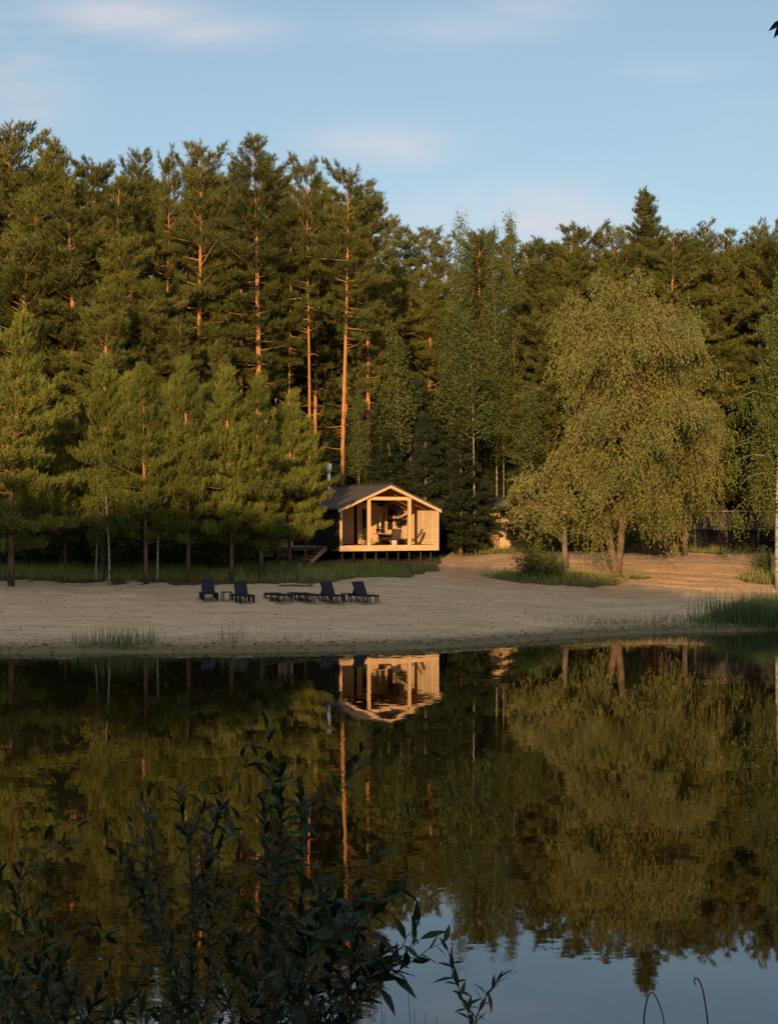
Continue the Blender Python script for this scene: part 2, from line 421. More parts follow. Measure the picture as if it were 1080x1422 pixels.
def pine(Ht, cb, Rc, nb, prof, r0, lowdead=10, up=(0., .9), twig=3.4, nn=12, L=.26, w=.036, vert=.7, wname='bark', fmat='pine', whorl=None, lean=.4, slen=.2, spread=.75):
    """Scots pine: bare lower trunk, whorls of bent limbs with twigs full of upturned needle shoots"""
    wood_, fol = MB(), MB()
    tl = trunk_line(Ht, lean); rr = r0*(1-np.linspace(0, 1, 12))**.75 + .02; rr[0] *= 1.25
    wood_.tube(tl, rr, 8)
    PP, DD = [], []; ph_ = rng.uniform(0, 6.28)
    for i in range(nb):
        t = (i + rng.uniform(0, .9))/nb
        if whorl: t = min(.985, round(t*whorl)/whorl + rng.uniform(0, .025))
        z = Ht*(cb + (1-cb)*t*.985)
        p0 = at_height(tl, z)
        az = i*2.399 + rng.uniform(-.5, .5)
        Lb = Rc*np.interp(t, *prof)*rng.uniform(.4, 1.2)*(1 + .22*math.sin(az*2 + ph_) + .16*math.sin(az*3 + z*.9))
        el = up[0] + (up[1]-up[0])*t**1.6 + rng.normal(0, .13)
        d = np.array([math.cos(az)*math.cos(el), math.sin(az)*math.cos(el), math.sin(el)])
        s = np.linspace(0, 1, 6)[:, None]
        side = np.array([-math.sin(az), math.cos(az), 0])
        line = p0 + d*Lb*s + side*(rng.normal(0, .13)*Lb)*s**2 + np.array([0, 0, 1])*(rng.uniform(.02, .22)*Lb)*s**2.2
        wood_.tube(line, np.linspace(.010+.011*Lb, .006, 6), 4, cap=False)
        nt_ = max(4, int(Lb*twig*4.2 + 3))
        for k in range(nt_):
            u = rng.uniform(.30 - .2*t, 1.0) if Lb > .8 else rng.uniform(.05, 1)
            bp = np.array([np.interp(u, s[:, 0], line[:, j]) for j in range(3)])
            ta = az + rng.choice([-1, 1])*rng.uniform(.35, 1.35)*(1.15-u*.6)
            te = rng.uniform(-.05, .5) + .3*t
            tdv = np.array([math.cos(ta)*math.cos(te), math.sin(ta)*math.cos(te), math.sin(te)])
            lt = (.22 + .42*Lb*(1.05-u))*rng.uniform(.6, 1.2); lt = min(lt, 1.25)
            ns = max(2, int(lt/.15))
            q = np.linspace(.3, 1, ns)[:, None]
            pts = bp + tdv*lt*q + rng.normal(0, .045, (ns, 3))
            PP.append(pts)
            DD.append(tdv*.6 + np.array([0, 0, vert]) + rng.normal(0, .3, (ns, 3)))
    for k in range(lowdead):                                    # dead snags on the bare trunk
        z = Ht*rng.uniform(.18, cb+.12); p0 = at_height(tl, z); az = rng.uniform(0, 6.28); Lb = rng.uniform(.4, Rc*.55)
        d = np.array([math.cos(az), math.sin(az), rng.uniform(-.25, .35)])
        line = p0 + d*Lb*np.linspace(0, 1, 4)[:, None] + rng.normal(0, .05, (4, 3))*np.linspace(0, 1, 4)[:, None]
        wood_.tube(line, np.linspace(.035, .008, 4), 4, cap=False)
    tip = tl[-1] + np.array([[0, 0, z] for z in np.linspace(-1.0, .25, 9)]) + rng.normal(0, .06, (9, 3))
    PP.append(tip); DD.append(np.tile([0, 0, 1.], (9, 1)) + rng.normal(0, .35, (9, 3)))
    needles(fol, np.vstack(PP), np.vstack(DD), nn, L, w, spread, slen)
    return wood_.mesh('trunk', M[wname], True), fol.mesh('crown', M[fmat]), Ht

P_TALL = ([0, .15, .45, .75, .92, 1], [.6, .95, 1.05, .88, .62, .25])
P_WIDE = ([0, .12, .5, .8, .95, 1], [.85, 1., .92, .68, .42, .16])
P_YOUNG = ([0, .08, .3, .6, .85, 1], [.6, .95, 1.02, .74, .36, .10])
P_CONE = ([0, .1, .5, 1], [.9, 1., .6, .06])

def leafy(Ht, cb, Rc, nb, r0, prof, el=(.5, 1.1), nleaf=42, L=.15, w=.11, wname='birchbark', fmat='aspen', droop=0., lean=.5, cl=.42):
    """birch or aspen: slim trunk, rising limbs, loose clusters of leaves"""
    wood_, fol = MB(), MB()
    tl = trunk_line(Ht, lean); rr = r0*(1-np.linspace(0, 1, 12))**.8 + .012
    wood_.tube(tl, rr, 7)
    PP, DD = [], []
    for i in range(nb):
        t = (i + rng.uniform(0, .9))/nb; z = Ht*(cb + (1-cb)*t*.97)
        p0 = at_height(tl, z); az = i*2.399 + rng.uniform(-.6, .6)
        Lb = Rc*np.interp(t, *prof)*rng.uniform(.5, 1.2)
        e = el[0] + (el[1]-el[0])*t + rng.normal(0, .12)
        d = np.array([math.cos(az)*math.cos(e), math.sin(az)*math.cos(e), math.sin(e)])
        s = np.linspace(0, 1, 6)[:, None]
        line = p0 + d*Lb*s + np.array([0, 0, -1.])*(droop*Lb)*s**2.5 + rng.normal(0, .05, (6, 3))*s
        wood_.tube(line, np.linspace(.012+.012*Lb, .005, 6), 4, cap=False)
        ncl = max(2, int(Lb*3.2))
        for k in range(ncl):
            u = rng.uniform(.25, 1.0); bp = np.array([np.interp(u, s[:, 0], line[:, j]) for j in range(3)])
            c = bp + rng.normal(0, .22, 3)*min(1.2, Lb)
            n = int(nleaf*rng.uniform(.5, 1.3))
            if droop > .15:                                     # hanging strings of leaves
                for q in range(4):
                    hl = rng.uniform(.5, 1.6); o = c + rng.normal(0, .18, 3)
                    zz = np.linspace(0, 1, n//4+2)[:, None]
                    sw = rng.normal(0, .22, 3); sw[2] = 0
                    pts = o + sw*zz + np.array([0, 0, -hl])*zz + rng.normal(0, .05, (len(zz), 3))
                    PP.append(pts); DD.append(rng.normal(0, .6, pts.shape) + [0, 0, -.9])
            else:
                pts = c + rng.normal(0, cl, (n, 3))*[.7, .7, .8]
                PP.append(pts); DD.append(rng.normal(0, .8, pts.shape) + [0, 0, .1])
    leaves(fol, np.vstack(PP), np.vstack(DD), L, w)
    return wood_.mesh('trunk', M[wname], True), fol.mesh('crown', M[fmat]), Ht

def lobed(trunks, lobes, fmat, wname, natt, nsh, leafL, leafW, hang, per=15, r0=.22, droop=1.0):
    """weeping tree: forked stems, limbs to each lobe, hanging shoots full of narrow leaves.
    lobes: (x, y, z, rx, ry, rz) in metres from the foot of the trunk"""
    wood_, fol = MB(), MB()
    nodes = []
    for tr, ra in trunks:
        wood_.tube(tr, ra, 8)
        for p in np.asarray(tr)[len(tr)//2:]: nodes.append(np.asarray(p, float))
    PP, DD = [], []
    for (cx, cy, cz, rx, ry, rz) in lobes:
        c = np.array([cx, cy, cz]); rad = np.array([rx, ry, rz])
        base = min(nodes, key=lambda p: np.linalg.norm(p - c) + max(0, p[2]-c[2])*2)
        s = np.linspace(0, 1, 8)[:, None]
        limb = base + (c - base)*s + np.array([0, 0, .12*np.linalg.norm(c-base)])*np.sin(s*np.pi)
        wood_.tube(limb, np.linspace(r0*.36, .04, 8), 6, cap=False)
        n = int(natt*rx*ry**.6*rz/20)
        ncl = max(5, n//5)
        cc = c + unit(rng.normal(size=(ncl, 3)))*rad*(rng.uniform(.3, 1.12, (ncl, 1))**.5)
        for i in range(n):
            q = cc[rng.integers(ncl)] + rng.normal(0, .28, 3)
            j = rng.integers(2, 8); st = limb[j]
            s5 = np.linspace(0, 1, 5)[:, None]
            br = st + (q - st)*s5 + np.array([0, 0, .15*np.linalg.norm(q-st)])*np.sin(s5*np.pi)
            wood_.tube(br, np.linspace(.035, .01, 5), 3, cap=False)
            for k in range(nsh):
                o = br[rng.integers(2, 5)] + rng.normal(0, .25, 3)
                hl = hang*rng.uniform(.5, 1.3)
                out = unit(np.array([o[0]-cx, o[1]-cy, .35*(o[2]-cz)+.2]))*rng.uniform(.15, .6)*hl + rng.normal(0, .12, 3)
                zz = np.linspace(.05, 1, per)[:, None]
                pts = o + out*zz - np.array([0, 0, droop*hl])*zz**1.8 + rng.normal(0, .035, (per, 3))
                tg = out - np.array([0, 0, 1.8*droop*hl])*zz**.8
                PP.append(pts); DD.append(unit(tg) + rng.normal(0, .42, pts.shape))
    leaves(fol, np.vstack(PP), np.vstack(DD), leafL, leafW)
    return wood_.mesh('trunk', M[wname], True), fol.mesh('crown', M[fmat])

def bush_mesh(Rc, Ht, n, L=.12, w=.085, fmat='bush'):
    wood_, fol = MB(), MB(); PP, DD = [], []
    for i in range(16):
        az = rng.uniform(0, 6.28); o = rng.uniform(.2, 1)*Rc; z = Ht*rng.uniform(.55, 1)*(1-.35*(o/Rc)**2)
        tip = np.array([math.cos(az)*o, math.sin(az)*o, z]); s = np.linspace(0, 1, 5)[:, None]
        line = np.array([tip[0]*.15, tip[1]*.15, 0]) + (tip - [tip[0]*.15, tip[1]*.15, 0])*s + rng.normal(0, .05, (5, 3))*s
        wood_.tube(line, np.linspace(.022, .006, 5), 4, cap=False)
        for k in range(n//16):
            u = rng.uniform(.3, 1.05); p = line[0] + (line[-1]-line[0])*u + rng.normal(0, .2, 3)*Rc*.7
            p[2] = abs(p[2]); PP.append(p); DD.append(rng.normal(0, .8, 3) + [0, 0, .3])
    leaves(fol, PP, DD, L, w)
    return wood_.mesh('stems', M['greybark'], True), fol.mesh('foliage', M[fmat]), Ht

T = {}
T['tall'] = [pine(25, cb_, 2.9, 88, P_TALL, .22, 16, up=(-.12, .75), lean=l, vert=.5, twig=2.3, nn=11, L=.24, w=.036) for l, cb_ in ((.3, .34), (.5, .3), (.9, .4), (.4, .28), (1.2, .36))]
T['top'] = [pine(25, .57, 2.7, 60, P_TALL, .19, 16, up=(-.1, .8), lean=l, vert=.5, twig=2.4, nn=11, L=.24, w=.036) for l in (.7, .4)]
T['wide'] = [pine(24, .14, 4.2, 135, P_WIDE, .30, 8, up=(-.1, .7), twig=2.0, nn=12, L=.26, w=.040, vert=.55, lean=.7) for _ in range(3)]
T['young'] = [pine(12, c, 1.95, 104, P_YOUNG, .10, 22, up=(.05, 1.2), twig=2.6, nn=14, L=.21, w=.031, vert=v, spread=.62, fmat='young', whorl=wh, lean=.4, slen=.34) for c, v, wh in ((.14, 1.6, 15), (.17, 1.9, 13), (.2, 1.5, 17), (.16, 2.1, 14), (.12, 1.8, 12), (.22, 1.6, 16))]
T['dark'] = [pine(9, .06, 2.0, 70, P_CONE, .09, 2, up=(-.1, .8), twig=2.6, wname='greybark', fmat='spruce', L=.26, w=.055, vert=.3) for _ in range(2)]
T['spruce'] = [pine(25, .2, 4.6, 190, ([0, .1, .5, .8, 1], [.9, 1., .68, .36, .06]), .22, 6, up=(-.1, .8), twig=2.6, fmat='pine', L=.25, w=.04, vert=.5)]
T['aspen'] = [leafy(22, .3, 2.3, 70, .08, ([0, .2, .6, 1], [.7, 1, .8, .25]), fmat='aspen') for _ in range(3)]
T['slim'] = [leafy(15, .50, 1.7, 40, .045, ([0, .2, .6, 1], [.7, 1, .7, .2]), nleaf=48, fmat='aspen', lean=.7) for _ in range(2)]
T['birchlet'] = [leafy(8, .45, 1.0, 22, .055, ([0, .3, .7, 1], [.7, 1, .7, .2]), nleaf=60, L=.12, w=.085, fmat='birch', lean=.5)]
T['weeping'] = [leafy(17, .27, 2.6, 76, .11, ([0, .2, .6, 1], [.95, 1, .75, .2]), el=(.15, .9), nleaf=60, L=.13, w=.095, fmat='birch', droop=.45)]
T['bush'] = [bush_mesh(1.3, 1.7, 2300), bush_mesh(1.6, 2.2, 2600)]

TOPZ = {}
for kk in T:
    for tr_, cr_, _h in T[kk]:
        zz = np.empty(len(cr_.vertices)*3, np.float32); cr_.vertices.foreach_get('co', zz); TOPZ[cr_.name] = float(np.partition(zz[2::3], -120)[-120])
def plant(kind, px, D, top, label, group=None, wide=1.0, name=None, var=None, dz=0.0, cat='tree', rz=None, x=None):
    tr, cr, h0 = T[kind][rng.integers(len(T[kind])) if var is None else var]
    x = PX(px, D) if x is None else x; z = ground(x, D) - .05 + dz
    h0 = TOPZ[cr.name]
    ht = PZ(top, D) - z if top is not None else h0
    name = name or {'aspen': 'aspen_tree', 'slim': 'aspen_tree', 'birchlet': 'birch_tree', 'weeping': 'birch_tree', 'spruce': 'spruce_tree', 'dark': 'spruce_tree'}.get(kind, 'pine_tree')
    o = thing(name, (x, D, z), label, cat, group, rng.uniform(0, 6.28) if rz is None else rz)
    s = ht/h0; o.scale = (wide*(.5+.5*s), wide*(.5+.5*s), s)
    link('trunk', tr, o); link('crown', cr, o)
    return o

# ---- young pines at the top of the beach
for px, D, top, wd, v, lab in (
    (16, 76.0, 432, 1.25, 4, 'broad bushy young pine with a grey lower trunk rising at the picture edge'),
    (203, 77.0, 503, .95, 2, 'young pine with a straight sunlit orange trunk between two white birch stems'),
    (143, 79.5, 492, .95, 1, 'dark green young pine just behind the tallest white birch stem'),
    (262, 78.3, 495, 1.0, 3, 'young pine with long upright candles standing behind the first navy lounger'),
    (322, 79.0, 507, 1.0, 1, 'young pine with a thin pale trunk rising behind the second navy lounger'),
    (363, 80.0, 522, 1.05, 0, 'young pine with a thick reddish trunk before the wooden deck'),
    (402, 83.0, 540, 1.0, 3, 'rounded young pine leaning its crown over the deck stairs'),
    (424, 84.0, 580, .8, 5, 'small low-crowned young pine brushing the dark side of the lit cabin')):
    plant('young', px, D, top, lab, 'young pines along the top of the beach', wd, var=v)
for px, D, top, wd in ((92, 83, 540, 1.0), (-38, 79, 470, 1.1), (292, 84, 530, 1.0), (232, 85, 525, 1.0), (175, 86, 520, 1.0), (385, 86, 548, 1.0), (50, 86, 500, 1.1)):
    plant('young', px, D, top + rng.uniform(-15, 30), 'young pine in the second rank, its trunk hidden behind the front pines', 'second rank of young pines', wd)
# ---- slender birches among them
for px, D, top, lab in ((152, 76.8, 640, 'slim birch with the brightest white trunk, beside the dark green young pine'),
                        (219, 77.4, 655, 'leaning slim birch with a speckled white trunk next to the orange pine trunk'),
                        (134, 77.8, 690, 'thinnest birch with a short pale stem at the edge of the sand'),
                        (341, 86.0, 665, 'thin birch with a pale stem standing behind the deck')):
    plant('birchlet', px, D, top, lab, 'slender birches among the young pines')

# ---- broad pines forming the bank of foliage
WG = 'broad pines forming the green bank behind the young pines'
for i, (px, D, top, wd, v) in enumerate((
    (8, 99, 163, 1.05, 0), (48, 97, 232, 1.0, 1), (85, 98, 188, .8, 2), (128, 99, 222, .95, 0), (163, 98, 252, .9, 1), (20, 91, 330, 1.05, 2),
    (105, 91, 285, 1.05, 1), (165, 92, 325, .95, 0), (62, 94, 262, 1.05, 0), (212, 92, 390, .8, 2), (250, 91, 440, .7, 1), (140, 88, 395, .85, 2), (-45, 96, 250, 1.1, 1), (-95, 99, 200, 1.1, 2), (300, 93, 470, .6, 0))):
    lab = ['tallest broad pine, its crown peaking at the picture edge above the green bank', None, 'broad pine with a narrow spiky tip rising from the top of the green bank'][i] if i < 3 else None
    plant('wide', px, D, top, lab or 'broad dense pine merged into the green bank behind the young pines', WG, wd, var=v)

# ---- tall pines with bare orange trunks
TG = 'tall pines with bare orange trunks'
for px, D, top, wd, k, v, lab in (
    (192, 104, 206, .85, 'tall', 0, 'tall dark pine with a ragged double tip behind the thin bare-trunked pine'),
    (230, 101, 207, .52, 'top', 1, 'very thin tall pine, small crown on a long bare orange trunk'),
    (272, 100, 195, .92, 'tall', 1, 'tall pine with a broad flat-topped crown and two lit patches of trunk'),
    (298, 103, 250, .8, 'tall', 3, 'tall pine filling the gap beside the highest crown of the forest edge'),
    (364, 97, 184, 1.05, 'tall', 2, 'highest tall pine, a full rounded crown and thick orange trunk'),
    (398, 99, 290, .6, 'top', 0, 'pine with a straight bare trunk between the highest pine and the narrow-tipped one'),
    (430, 98.5, 211, .55, 'top', 1, 'narrow-tipped tall pine with a long thin bare orange trunk'),
    (474, 97, 224, .86, 'top', 0, 'tall pine with the thickest bright orange trunk, rising behind the cabin chimney'),
    (512, 101, 252, .85, 'tall', 4, 'tall pine with a sloping crown beside the thickest orange trunk'),
    (335, 104, 236, .8, 'tall', 0, 'tall pine half hidden behind the highest crown')):
    plant(k, px, D, top, lab, TG, wd, var=v)

# ---- forest behind and to the right
RG = 'pines along the far skyline'
for px, D, top, wd, k, lab in (
    (548, 146, 298, 1.0, 'tall', 'dense pine where the skyline drops beside the tall bare-trunked pines'),
    (590, 150, 314, 1.0, 'tall', 'pine with a rounded top in the dip of the skyline'),
    (618, 148, 326, .95, 'tall', None), (780, 106, 307, 1.0, 'wide', 'broad round-topped pine standing alone against the sky'),
    (745, 111, 330, .9, 'tall', None), (822, 108, 328, .85, 'tall', None), (850, 106, 312, .9, 'tall', 'pine with a pointed shoulder beside the dark cone-shaped spruce'),
    (926, 103, 318, 1.0, 'tall', 'pine whose crown slopes down beside the cone-shaped spruce'), (958, 109, 326, .9, 'tall', None),
    (985, 106, 304, .85, 'tall', 'small pointed pine standing up from the low skyline'), (1020, 109, 318, .95, 'tall', None),
    (1052, 106, 306, .95, 'tall', 'flat-topped dark pine above the weeping birch'), (1088, 108, 302, 1., 'tall', None), (1130, 110, 300, 1., 'tall', None),
    (955, 104, 330, 1.0, 'wide', 'spreading pine with bent orange limbs just behind the top of the willow'),
    (1000, 105, 345, .9, 'wide', 'wide dark pine crown between the willow and the weeping birch'),
    (570, 152, 318, .95, 'tall', None), (760, 103, 400, .8, 'wide', 'low wide pine in the shade between the aspens and the willow'), (660, 112, 320, 1.0, 'tall', None), (705, 113, 325, 1.0, 'tall', None)):
    plant(k, px, D, top, lab or 'dark pine packed into the far forest skyline', RG, wd)
plant('spruce', 893, 107, 264, 'dark cone-shaped spruce with the highest point above the willow', wide=1.0)

# ---- aspens in the shade behind the cabin
AG = 'pale-stemmed aspens behind the cabin'
for px, D, top, wd, k, lab in (
    (640, 108, 300, .72, 'aspen', 'tall aspen with a forked leafy tip against the sky'),
    (690, 104, 318, .7, 'aspen', 'tall aspen with a bare lit length of pale trunk halfway up'),
    (716, 108, 297, .62, 'aspen', 'tall aspen with two thin sprigs sticking up above the skyline'),
    (560, 98, 462, 1.0, 'slim', 'slim aspen with a white stem rising straight behind the cabin ridge'),
    (628, 98, 428, 1.1, 'slim', 'slim aspen with a bright sunlit leafy top above the cabin roof'),
    (660, 97, 442, 1.1, 'slim', 'slim aspen with a long pale stem beside the cabin eave'), 
    (700, 104, 520, 1.0, 'slim', None), (735, 97, 540, 1.0, 'slim', 'leaning aspen with a thin white stem above the rounded shrub willow'), (500, 97, 545, .7, 'slim', 'narrow aspen hugging the thickest orange pine trunk')):
    plant(k, px, D, top, lab or 'slim aspen in deep shade behind the cabin', AG, wd)

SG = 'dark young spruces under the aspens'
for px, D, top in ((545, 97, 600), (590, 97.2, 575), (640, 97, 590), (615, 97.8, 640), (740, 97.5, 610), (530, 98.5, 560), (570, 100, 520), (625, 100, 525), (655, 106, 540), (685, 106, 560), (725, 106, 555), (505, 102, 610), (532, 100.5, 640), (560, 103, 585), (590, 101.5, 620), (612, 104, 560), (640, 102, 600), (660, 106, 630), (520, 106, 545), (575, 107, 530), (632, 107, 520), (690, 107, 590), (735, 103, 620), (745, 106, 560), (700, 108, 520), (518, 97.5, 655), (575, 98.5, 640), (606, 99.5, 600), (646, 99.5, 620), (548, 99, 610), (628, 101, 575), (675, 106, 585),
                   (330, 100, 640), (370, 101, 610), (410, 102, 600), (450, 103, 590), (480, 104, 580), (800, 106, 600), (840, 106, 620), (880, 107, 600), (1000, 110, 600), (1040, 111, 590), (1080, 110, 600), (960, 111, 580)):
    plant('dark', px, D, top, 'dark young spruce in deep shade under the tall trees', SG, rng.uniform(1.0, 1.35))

# ---- the rest of the wood, rank behind rank
SKX = [-200, 0, 40, 80, 130, 160, 195, 230, 275, 325, 362, 400, 430, 485, 520, 545, 590, 640, 715, 740, 780, 810, 850, 895, 930, 985, 1050, 1300]
SKY = [180, 170, 215, 195, 225, 240, 215, 220, 205, 232, 195, 245, 225, 235, 255, 300, 318, 300, 305, 325, 312, 330, 315, 280, 308, 315, 312, 310]
FG = 'pines deep in the forest'
for px, D, top in ((452, 108, 330), (470, 112, 300), (440, 116, 290), (485, 118, 300)):
    plant('wide', px, D, top, 'pine standing deep in the forest behind the front trees', FG, 1.0)
k = 0
for D, step in ((106, 60), (114, 54), (124, 50), (136, 56)):
    for px in np.arange(-170, 1270, step):
        p = px + rng.uniform(-18, 18)
        if D == 106 and (p < 260 or 560 < p < 760): continue
        top = np.interp(p, SKX, SKY) + rng.uniform(18, 60) + (45 if 505 < p < 640 else 0)
        plant('tall' if rng.random() < .7 else 'wide', p, D + rng.uniform(-3, 3), top, 'pine standing deep in the forest behind the front trees', FG, rng.uniform(.8, 1.05))
UG = 'undergrowth bushes in the forest shade'
for D, step in ((84.5, 46), (88, 42), (97.5, 46), (103, 40), (111, 44)):
    for px in np.arange(-60, 1160, step):
        p = px + rng.uniform(-14, 14)
        if D < 95 and p > 372: continue
        if D < 100 and (340 < p < 625 or 640 < p < 735 or 870 < p < 1075): continue
        if D < 106 and 935 < p < 1080: continue
        o = plant('bush', p, D + rng.uniform(-1.5, 1.5), None, 'leafy bush in the shaded undergrowth below the pines', UG, name='bush', cat='bush')
        s = rng.uniform(.9, 1.9); o.scale = (s*1.15, s*1.15, s)

# ---- the great willow and its neighbours
WD = 86.0; wpx, wpy = 853.0, 800.0; SC = F/WD
def lobe(px, py, rx, rz, dy=0.0, ry=None):
    return ((px-wpx)/SC, dy, (wpy-py)/SC, rx/SC, ry if ry else (rx+rz)/SC*.5, rz/SC)
def wl(pts): return [((px-wpx)/SC, dy, (wpy-py)/SC) for px, py, dy in pts]
t1 = wl([(854, 806, 0), (853, 785, 0), (847, 758, -.1), (842, 725, 0), (840, 650, .4), (838, 580, .3), (838, 500, .2)])
t2 = wl([(857, 806, .1), (858, 785, .1), (862, 752, .1), (864, 700, 0), (872, 620, -.2), (880, 540, 0), (884, 470, .2)])
t3 = wl([(862, 745, .1), (884, 690, .6), (915, 640, .9), (935, 580, 1.)])
lobes = [lobe(868, 455, 66, 58), lobe(818, 455, 40, 56, .3), lobe(915, 500, 58, 74, .6), lobe(945, 575, 50, 88, .4), lobe(880, 560, 76, 90, -1.2, 2.4),
         lobe(822, 560, 48, 80, .2), lobe(968, 640, 30, 58, .6), lobe(860, 665, 66, 56, -.8, 2.2), lobe(808, 640, 34, 60, .3), lobe(925, 660, 48, 54, .2), lobe(884, 418, 54, 34, -.6),
         lobe(842, 425, 44, 40, -.4), lobe(895, 480, 66, 60, -2.2, 2.2), lobe(845, 535, 56, 62, -2.0, 2.0), lobe(918, 590, 54, 62, -2.4, 2.0), lobe(850, 610, 56, 56, -2.2, 2.0), lobe(978, 575, 26, 56, 0, 1.8),
         lobe(898, 702, 46, 38, -.5, 1.8), lobe(822, 704, 36, 40, .2, 1.5), lobe(795, 610, 34, 60, .2, 1.8), lobe(805, 500, 38, 66, .3, 2.0), lobe(955, 510, 40, 60, .8, 2.), lobe(940, 720, 36, 30, .2, 1.4)]
wtr, wcr = lobed([(t1, np.linspace(.27, .07, 7)), (t2, np.linspace(.27, .08, 7)), (t3, np.linspace(.16, .05, 4))], lobes, 'willow', 'willowbark', 80, 12, .215, .064, 1.2, 14, .2, .85)
wx = PX(wpx, WD)
o = thing('willow_tree', (wx, WD, ground(wx, WD) - .05), 'great olive-green weeping willow with a twin trunk forking from one foot', 'tree')
link('trunk', wtr, o); link('crown', wcr, o)
# lower willow to its side
wpx, wpy, WD = 785.0, 796.0, 86.6; SC = F/WD
tt = [((px-wpx)/SC, dy, (wpy-py)/SC) for px, py, dy in ((785, 799, 0), (784, 770, 0), (783, 730, .1), (786, 690, .1), (780, 660, .1), (776, 640, 0))]
tb = [((px-wpx)/SC, dy, (wpy-py)/SC) for px, py, dy in ((784, 760, 0), (768, 730, -.2), (745, 705, -.4), (728, 690, -.5))]
lobes = [lobe(735, 686, 36, 34, -.5, 1.7), lobe(752, 664, 30, 34, 0, 1.5), lobe(718, 700, 20, 22, -.3, 1.), lobe(770, 690, 30, 34, -.6, 1.5), lobe(745, 722, 30, 24, -.6, 1.4), lobe(786, 722, 22, 26, -.4, 1.2), lobe(748, 700, 36, 40, -.8, 1.4)]
tr, cr = lobed([(tt, np.linspace(.2, .06, 6)), (tb, np.linspace(.10, .03, 4))], lobes, 'willow', 'greybark', 85, 12, .19, .066, .7, 12, .14, .55)
x = PX(wpx, WD); o = thing('willow_tree', (x, WD, ground(x, WD) - .05), 'smaller shrub-like willow with a dark upright trunk and a low spreading crown', 'tree')
link('trunk', tr, o); link('crown', cr, o)
# straight-trunked tree behind the willow
wpx, wpy, WD = 950.0, 768.0, 95.0; SC = F/WD
tt = [((px-wpx)/SC, dy, (wpy-py)/SC) for px, py, dy in ((950, 770, 0), (950, 740, 0), (951, 710, 0), (949, 660, 0), (945, 600, .2))]
lobes = [lobe(955, 650, 40, 48, 0, 2.), lobe(975, 690, 24, 30, 0, 1.3), lobe(930, 690, 28, 30, -.3, 1.4), lobe(985, 610, 24, 60, .2, 1.5)]
tr, cr = lobed([(tt, np.linspace(.19, .07, 5))], lobes, 'willow', 'willowbark', 80, 12, .22, .066, 1.0, 13, .14, .9)
x = PX(wpx, WD); o = thing('willow_tree', (x, WD, ground(x, WD) - .05), 'willow with one straight sunlit trunk standing behind the great willow', 'tree')
link('trunk', tr, o); link('crown', cr, o)
# reddish many-stemmed tree behind the great willow
x = PX(907, 96); mb = MB(); fm = MB(); PP, DD = [], []
for i in range(7):
    b0 = np.array([(i-3)*.20, rng.uniform(-.25, .25), -.1]); hh = rng.uniform(2.2, 4.5); d = np.array([(i-3)*.05, rng.uniform(-.2, .2), 1.])
    s = np.linspace(0, 1, 6)[:, None]; ln = b0 + d*hh*s + rng.normal(0, .05, (6, 3))*s
    mb.tube(ln, np.linspace(.13, .03, 6), 7)
    pts = ln[rng.integers(3, 6, 420)] + rng.normal(0, .5, (420, 3)); PP.append(pts); DD.append(rng.normal(0, 1, pts.shape))
leaves(fm, np.vstack(PP), np.vstack(DD), .16, .08)
o = thing('tree', (x, 96, ground(x, 96)), 'cluster of short reddish-brown stems from one stool behind the great willow', 'tree')
mb.build('trunk', simple('reddish_bark', (.13, .070, .045), .85, var=.4, scale=4), o, True); fm.build('crown', M['willow'], o)
# weeping birch
plant('weeping', 1078, 84, 388, 'weeping birch with hanging bright green strands at the picture edge', wide=1.05, rz=1.0)
plant('weeping', 1135, 90, 420, 'weeping birch behind the bright green one, mostly out of the picture', wide=1.0, rz=2.0)
# shrubs
for px, D, s, lab in ((735, 84.2, 1.0, 'loose shrub on the grass island under the small willow'),
                      (772, 84.6, .75, 'low shrub touching the foot of the small willow trunk'),
                      (668, 98.5, 1.0, 'sunlit shrub in front of the plank fence'), (738, 95, 1.0, 'shrub growing against the lit wall of the little house'), (1066, 88, .8, 'low shrub at the grassy edge of the sunlit sand')):
    o = plant('bush', px, D, None, lab, name='bush', cat='bush'); o.scale = (s, s, s)

# ------------------------------------------------------------------ grass, reeds
def blades(mb, X, Y, hmin, hmax, w, lean=.35):
    n = len(X); Z = np.array([ground(a_, b_) for a_, b_ in zip(X, Y)])
    h = rng.uniform(hmin, hmax, n); az = rng.uniform(0, 6.28, n); l = np.abs(rng.normal(0, lean, n))*h
    P = np.stack([X, Y, Z - .03], 1); d = np.stack([np.cos(az)*l, np.sin(az)*l, h], 1)
    fa = rng.uniform(0, 3.14, n); sd = np.stack([np.cos(fa), np.sin(fa), 0*fa], 1)*w*rng.uniform(.6, 1.3, n)[:, None]
    mid = P + d*[.35, .35, .55]
    V = np.stack([P - sd, P + sd, mid + sd*.7, mid - sd*.7, P + d], 1).reshape(-1, 3)
    b = np.arange(n)*5
    mb.add(V, T=np.stack([b+3, b+2, b+4], 1), Q=np.stack([b, b+1, b+2, b+3], 1))
gxs, gys, gh = [], [], []
while len(gxs) < 30000:
    x, y = rng.uniform(-24, 24), rng.uniform(76.5, 99)
    if x < 4 and y > 91.5 and rng.random() < .7: continue
    dens = mnoise.noise(Vector((x*.5, y*.5, 2)))*.5 + .7
    if vegmask(x, y) > .5 and rng.random() < dens and not (-9 < x < 3.6 and 86.6 < y < 99): gxs.append(x); gys.append(y)
gxs, gys = np.array(gxs), np.array(gys); mb = MB()
sel = gys > 78.6
hv = np.array([.45 + .9*max(0, mnoise.noise(Vector((a_*.7, b_*.7, 4)))+.35) for a_, b_ in zip(gxs, gys)])
hv = hv*np.clip(np.array([vegmask(a_, b_) for a_, b_ in zip(gxs, gys)])*1.6 - .7, .3, 1)
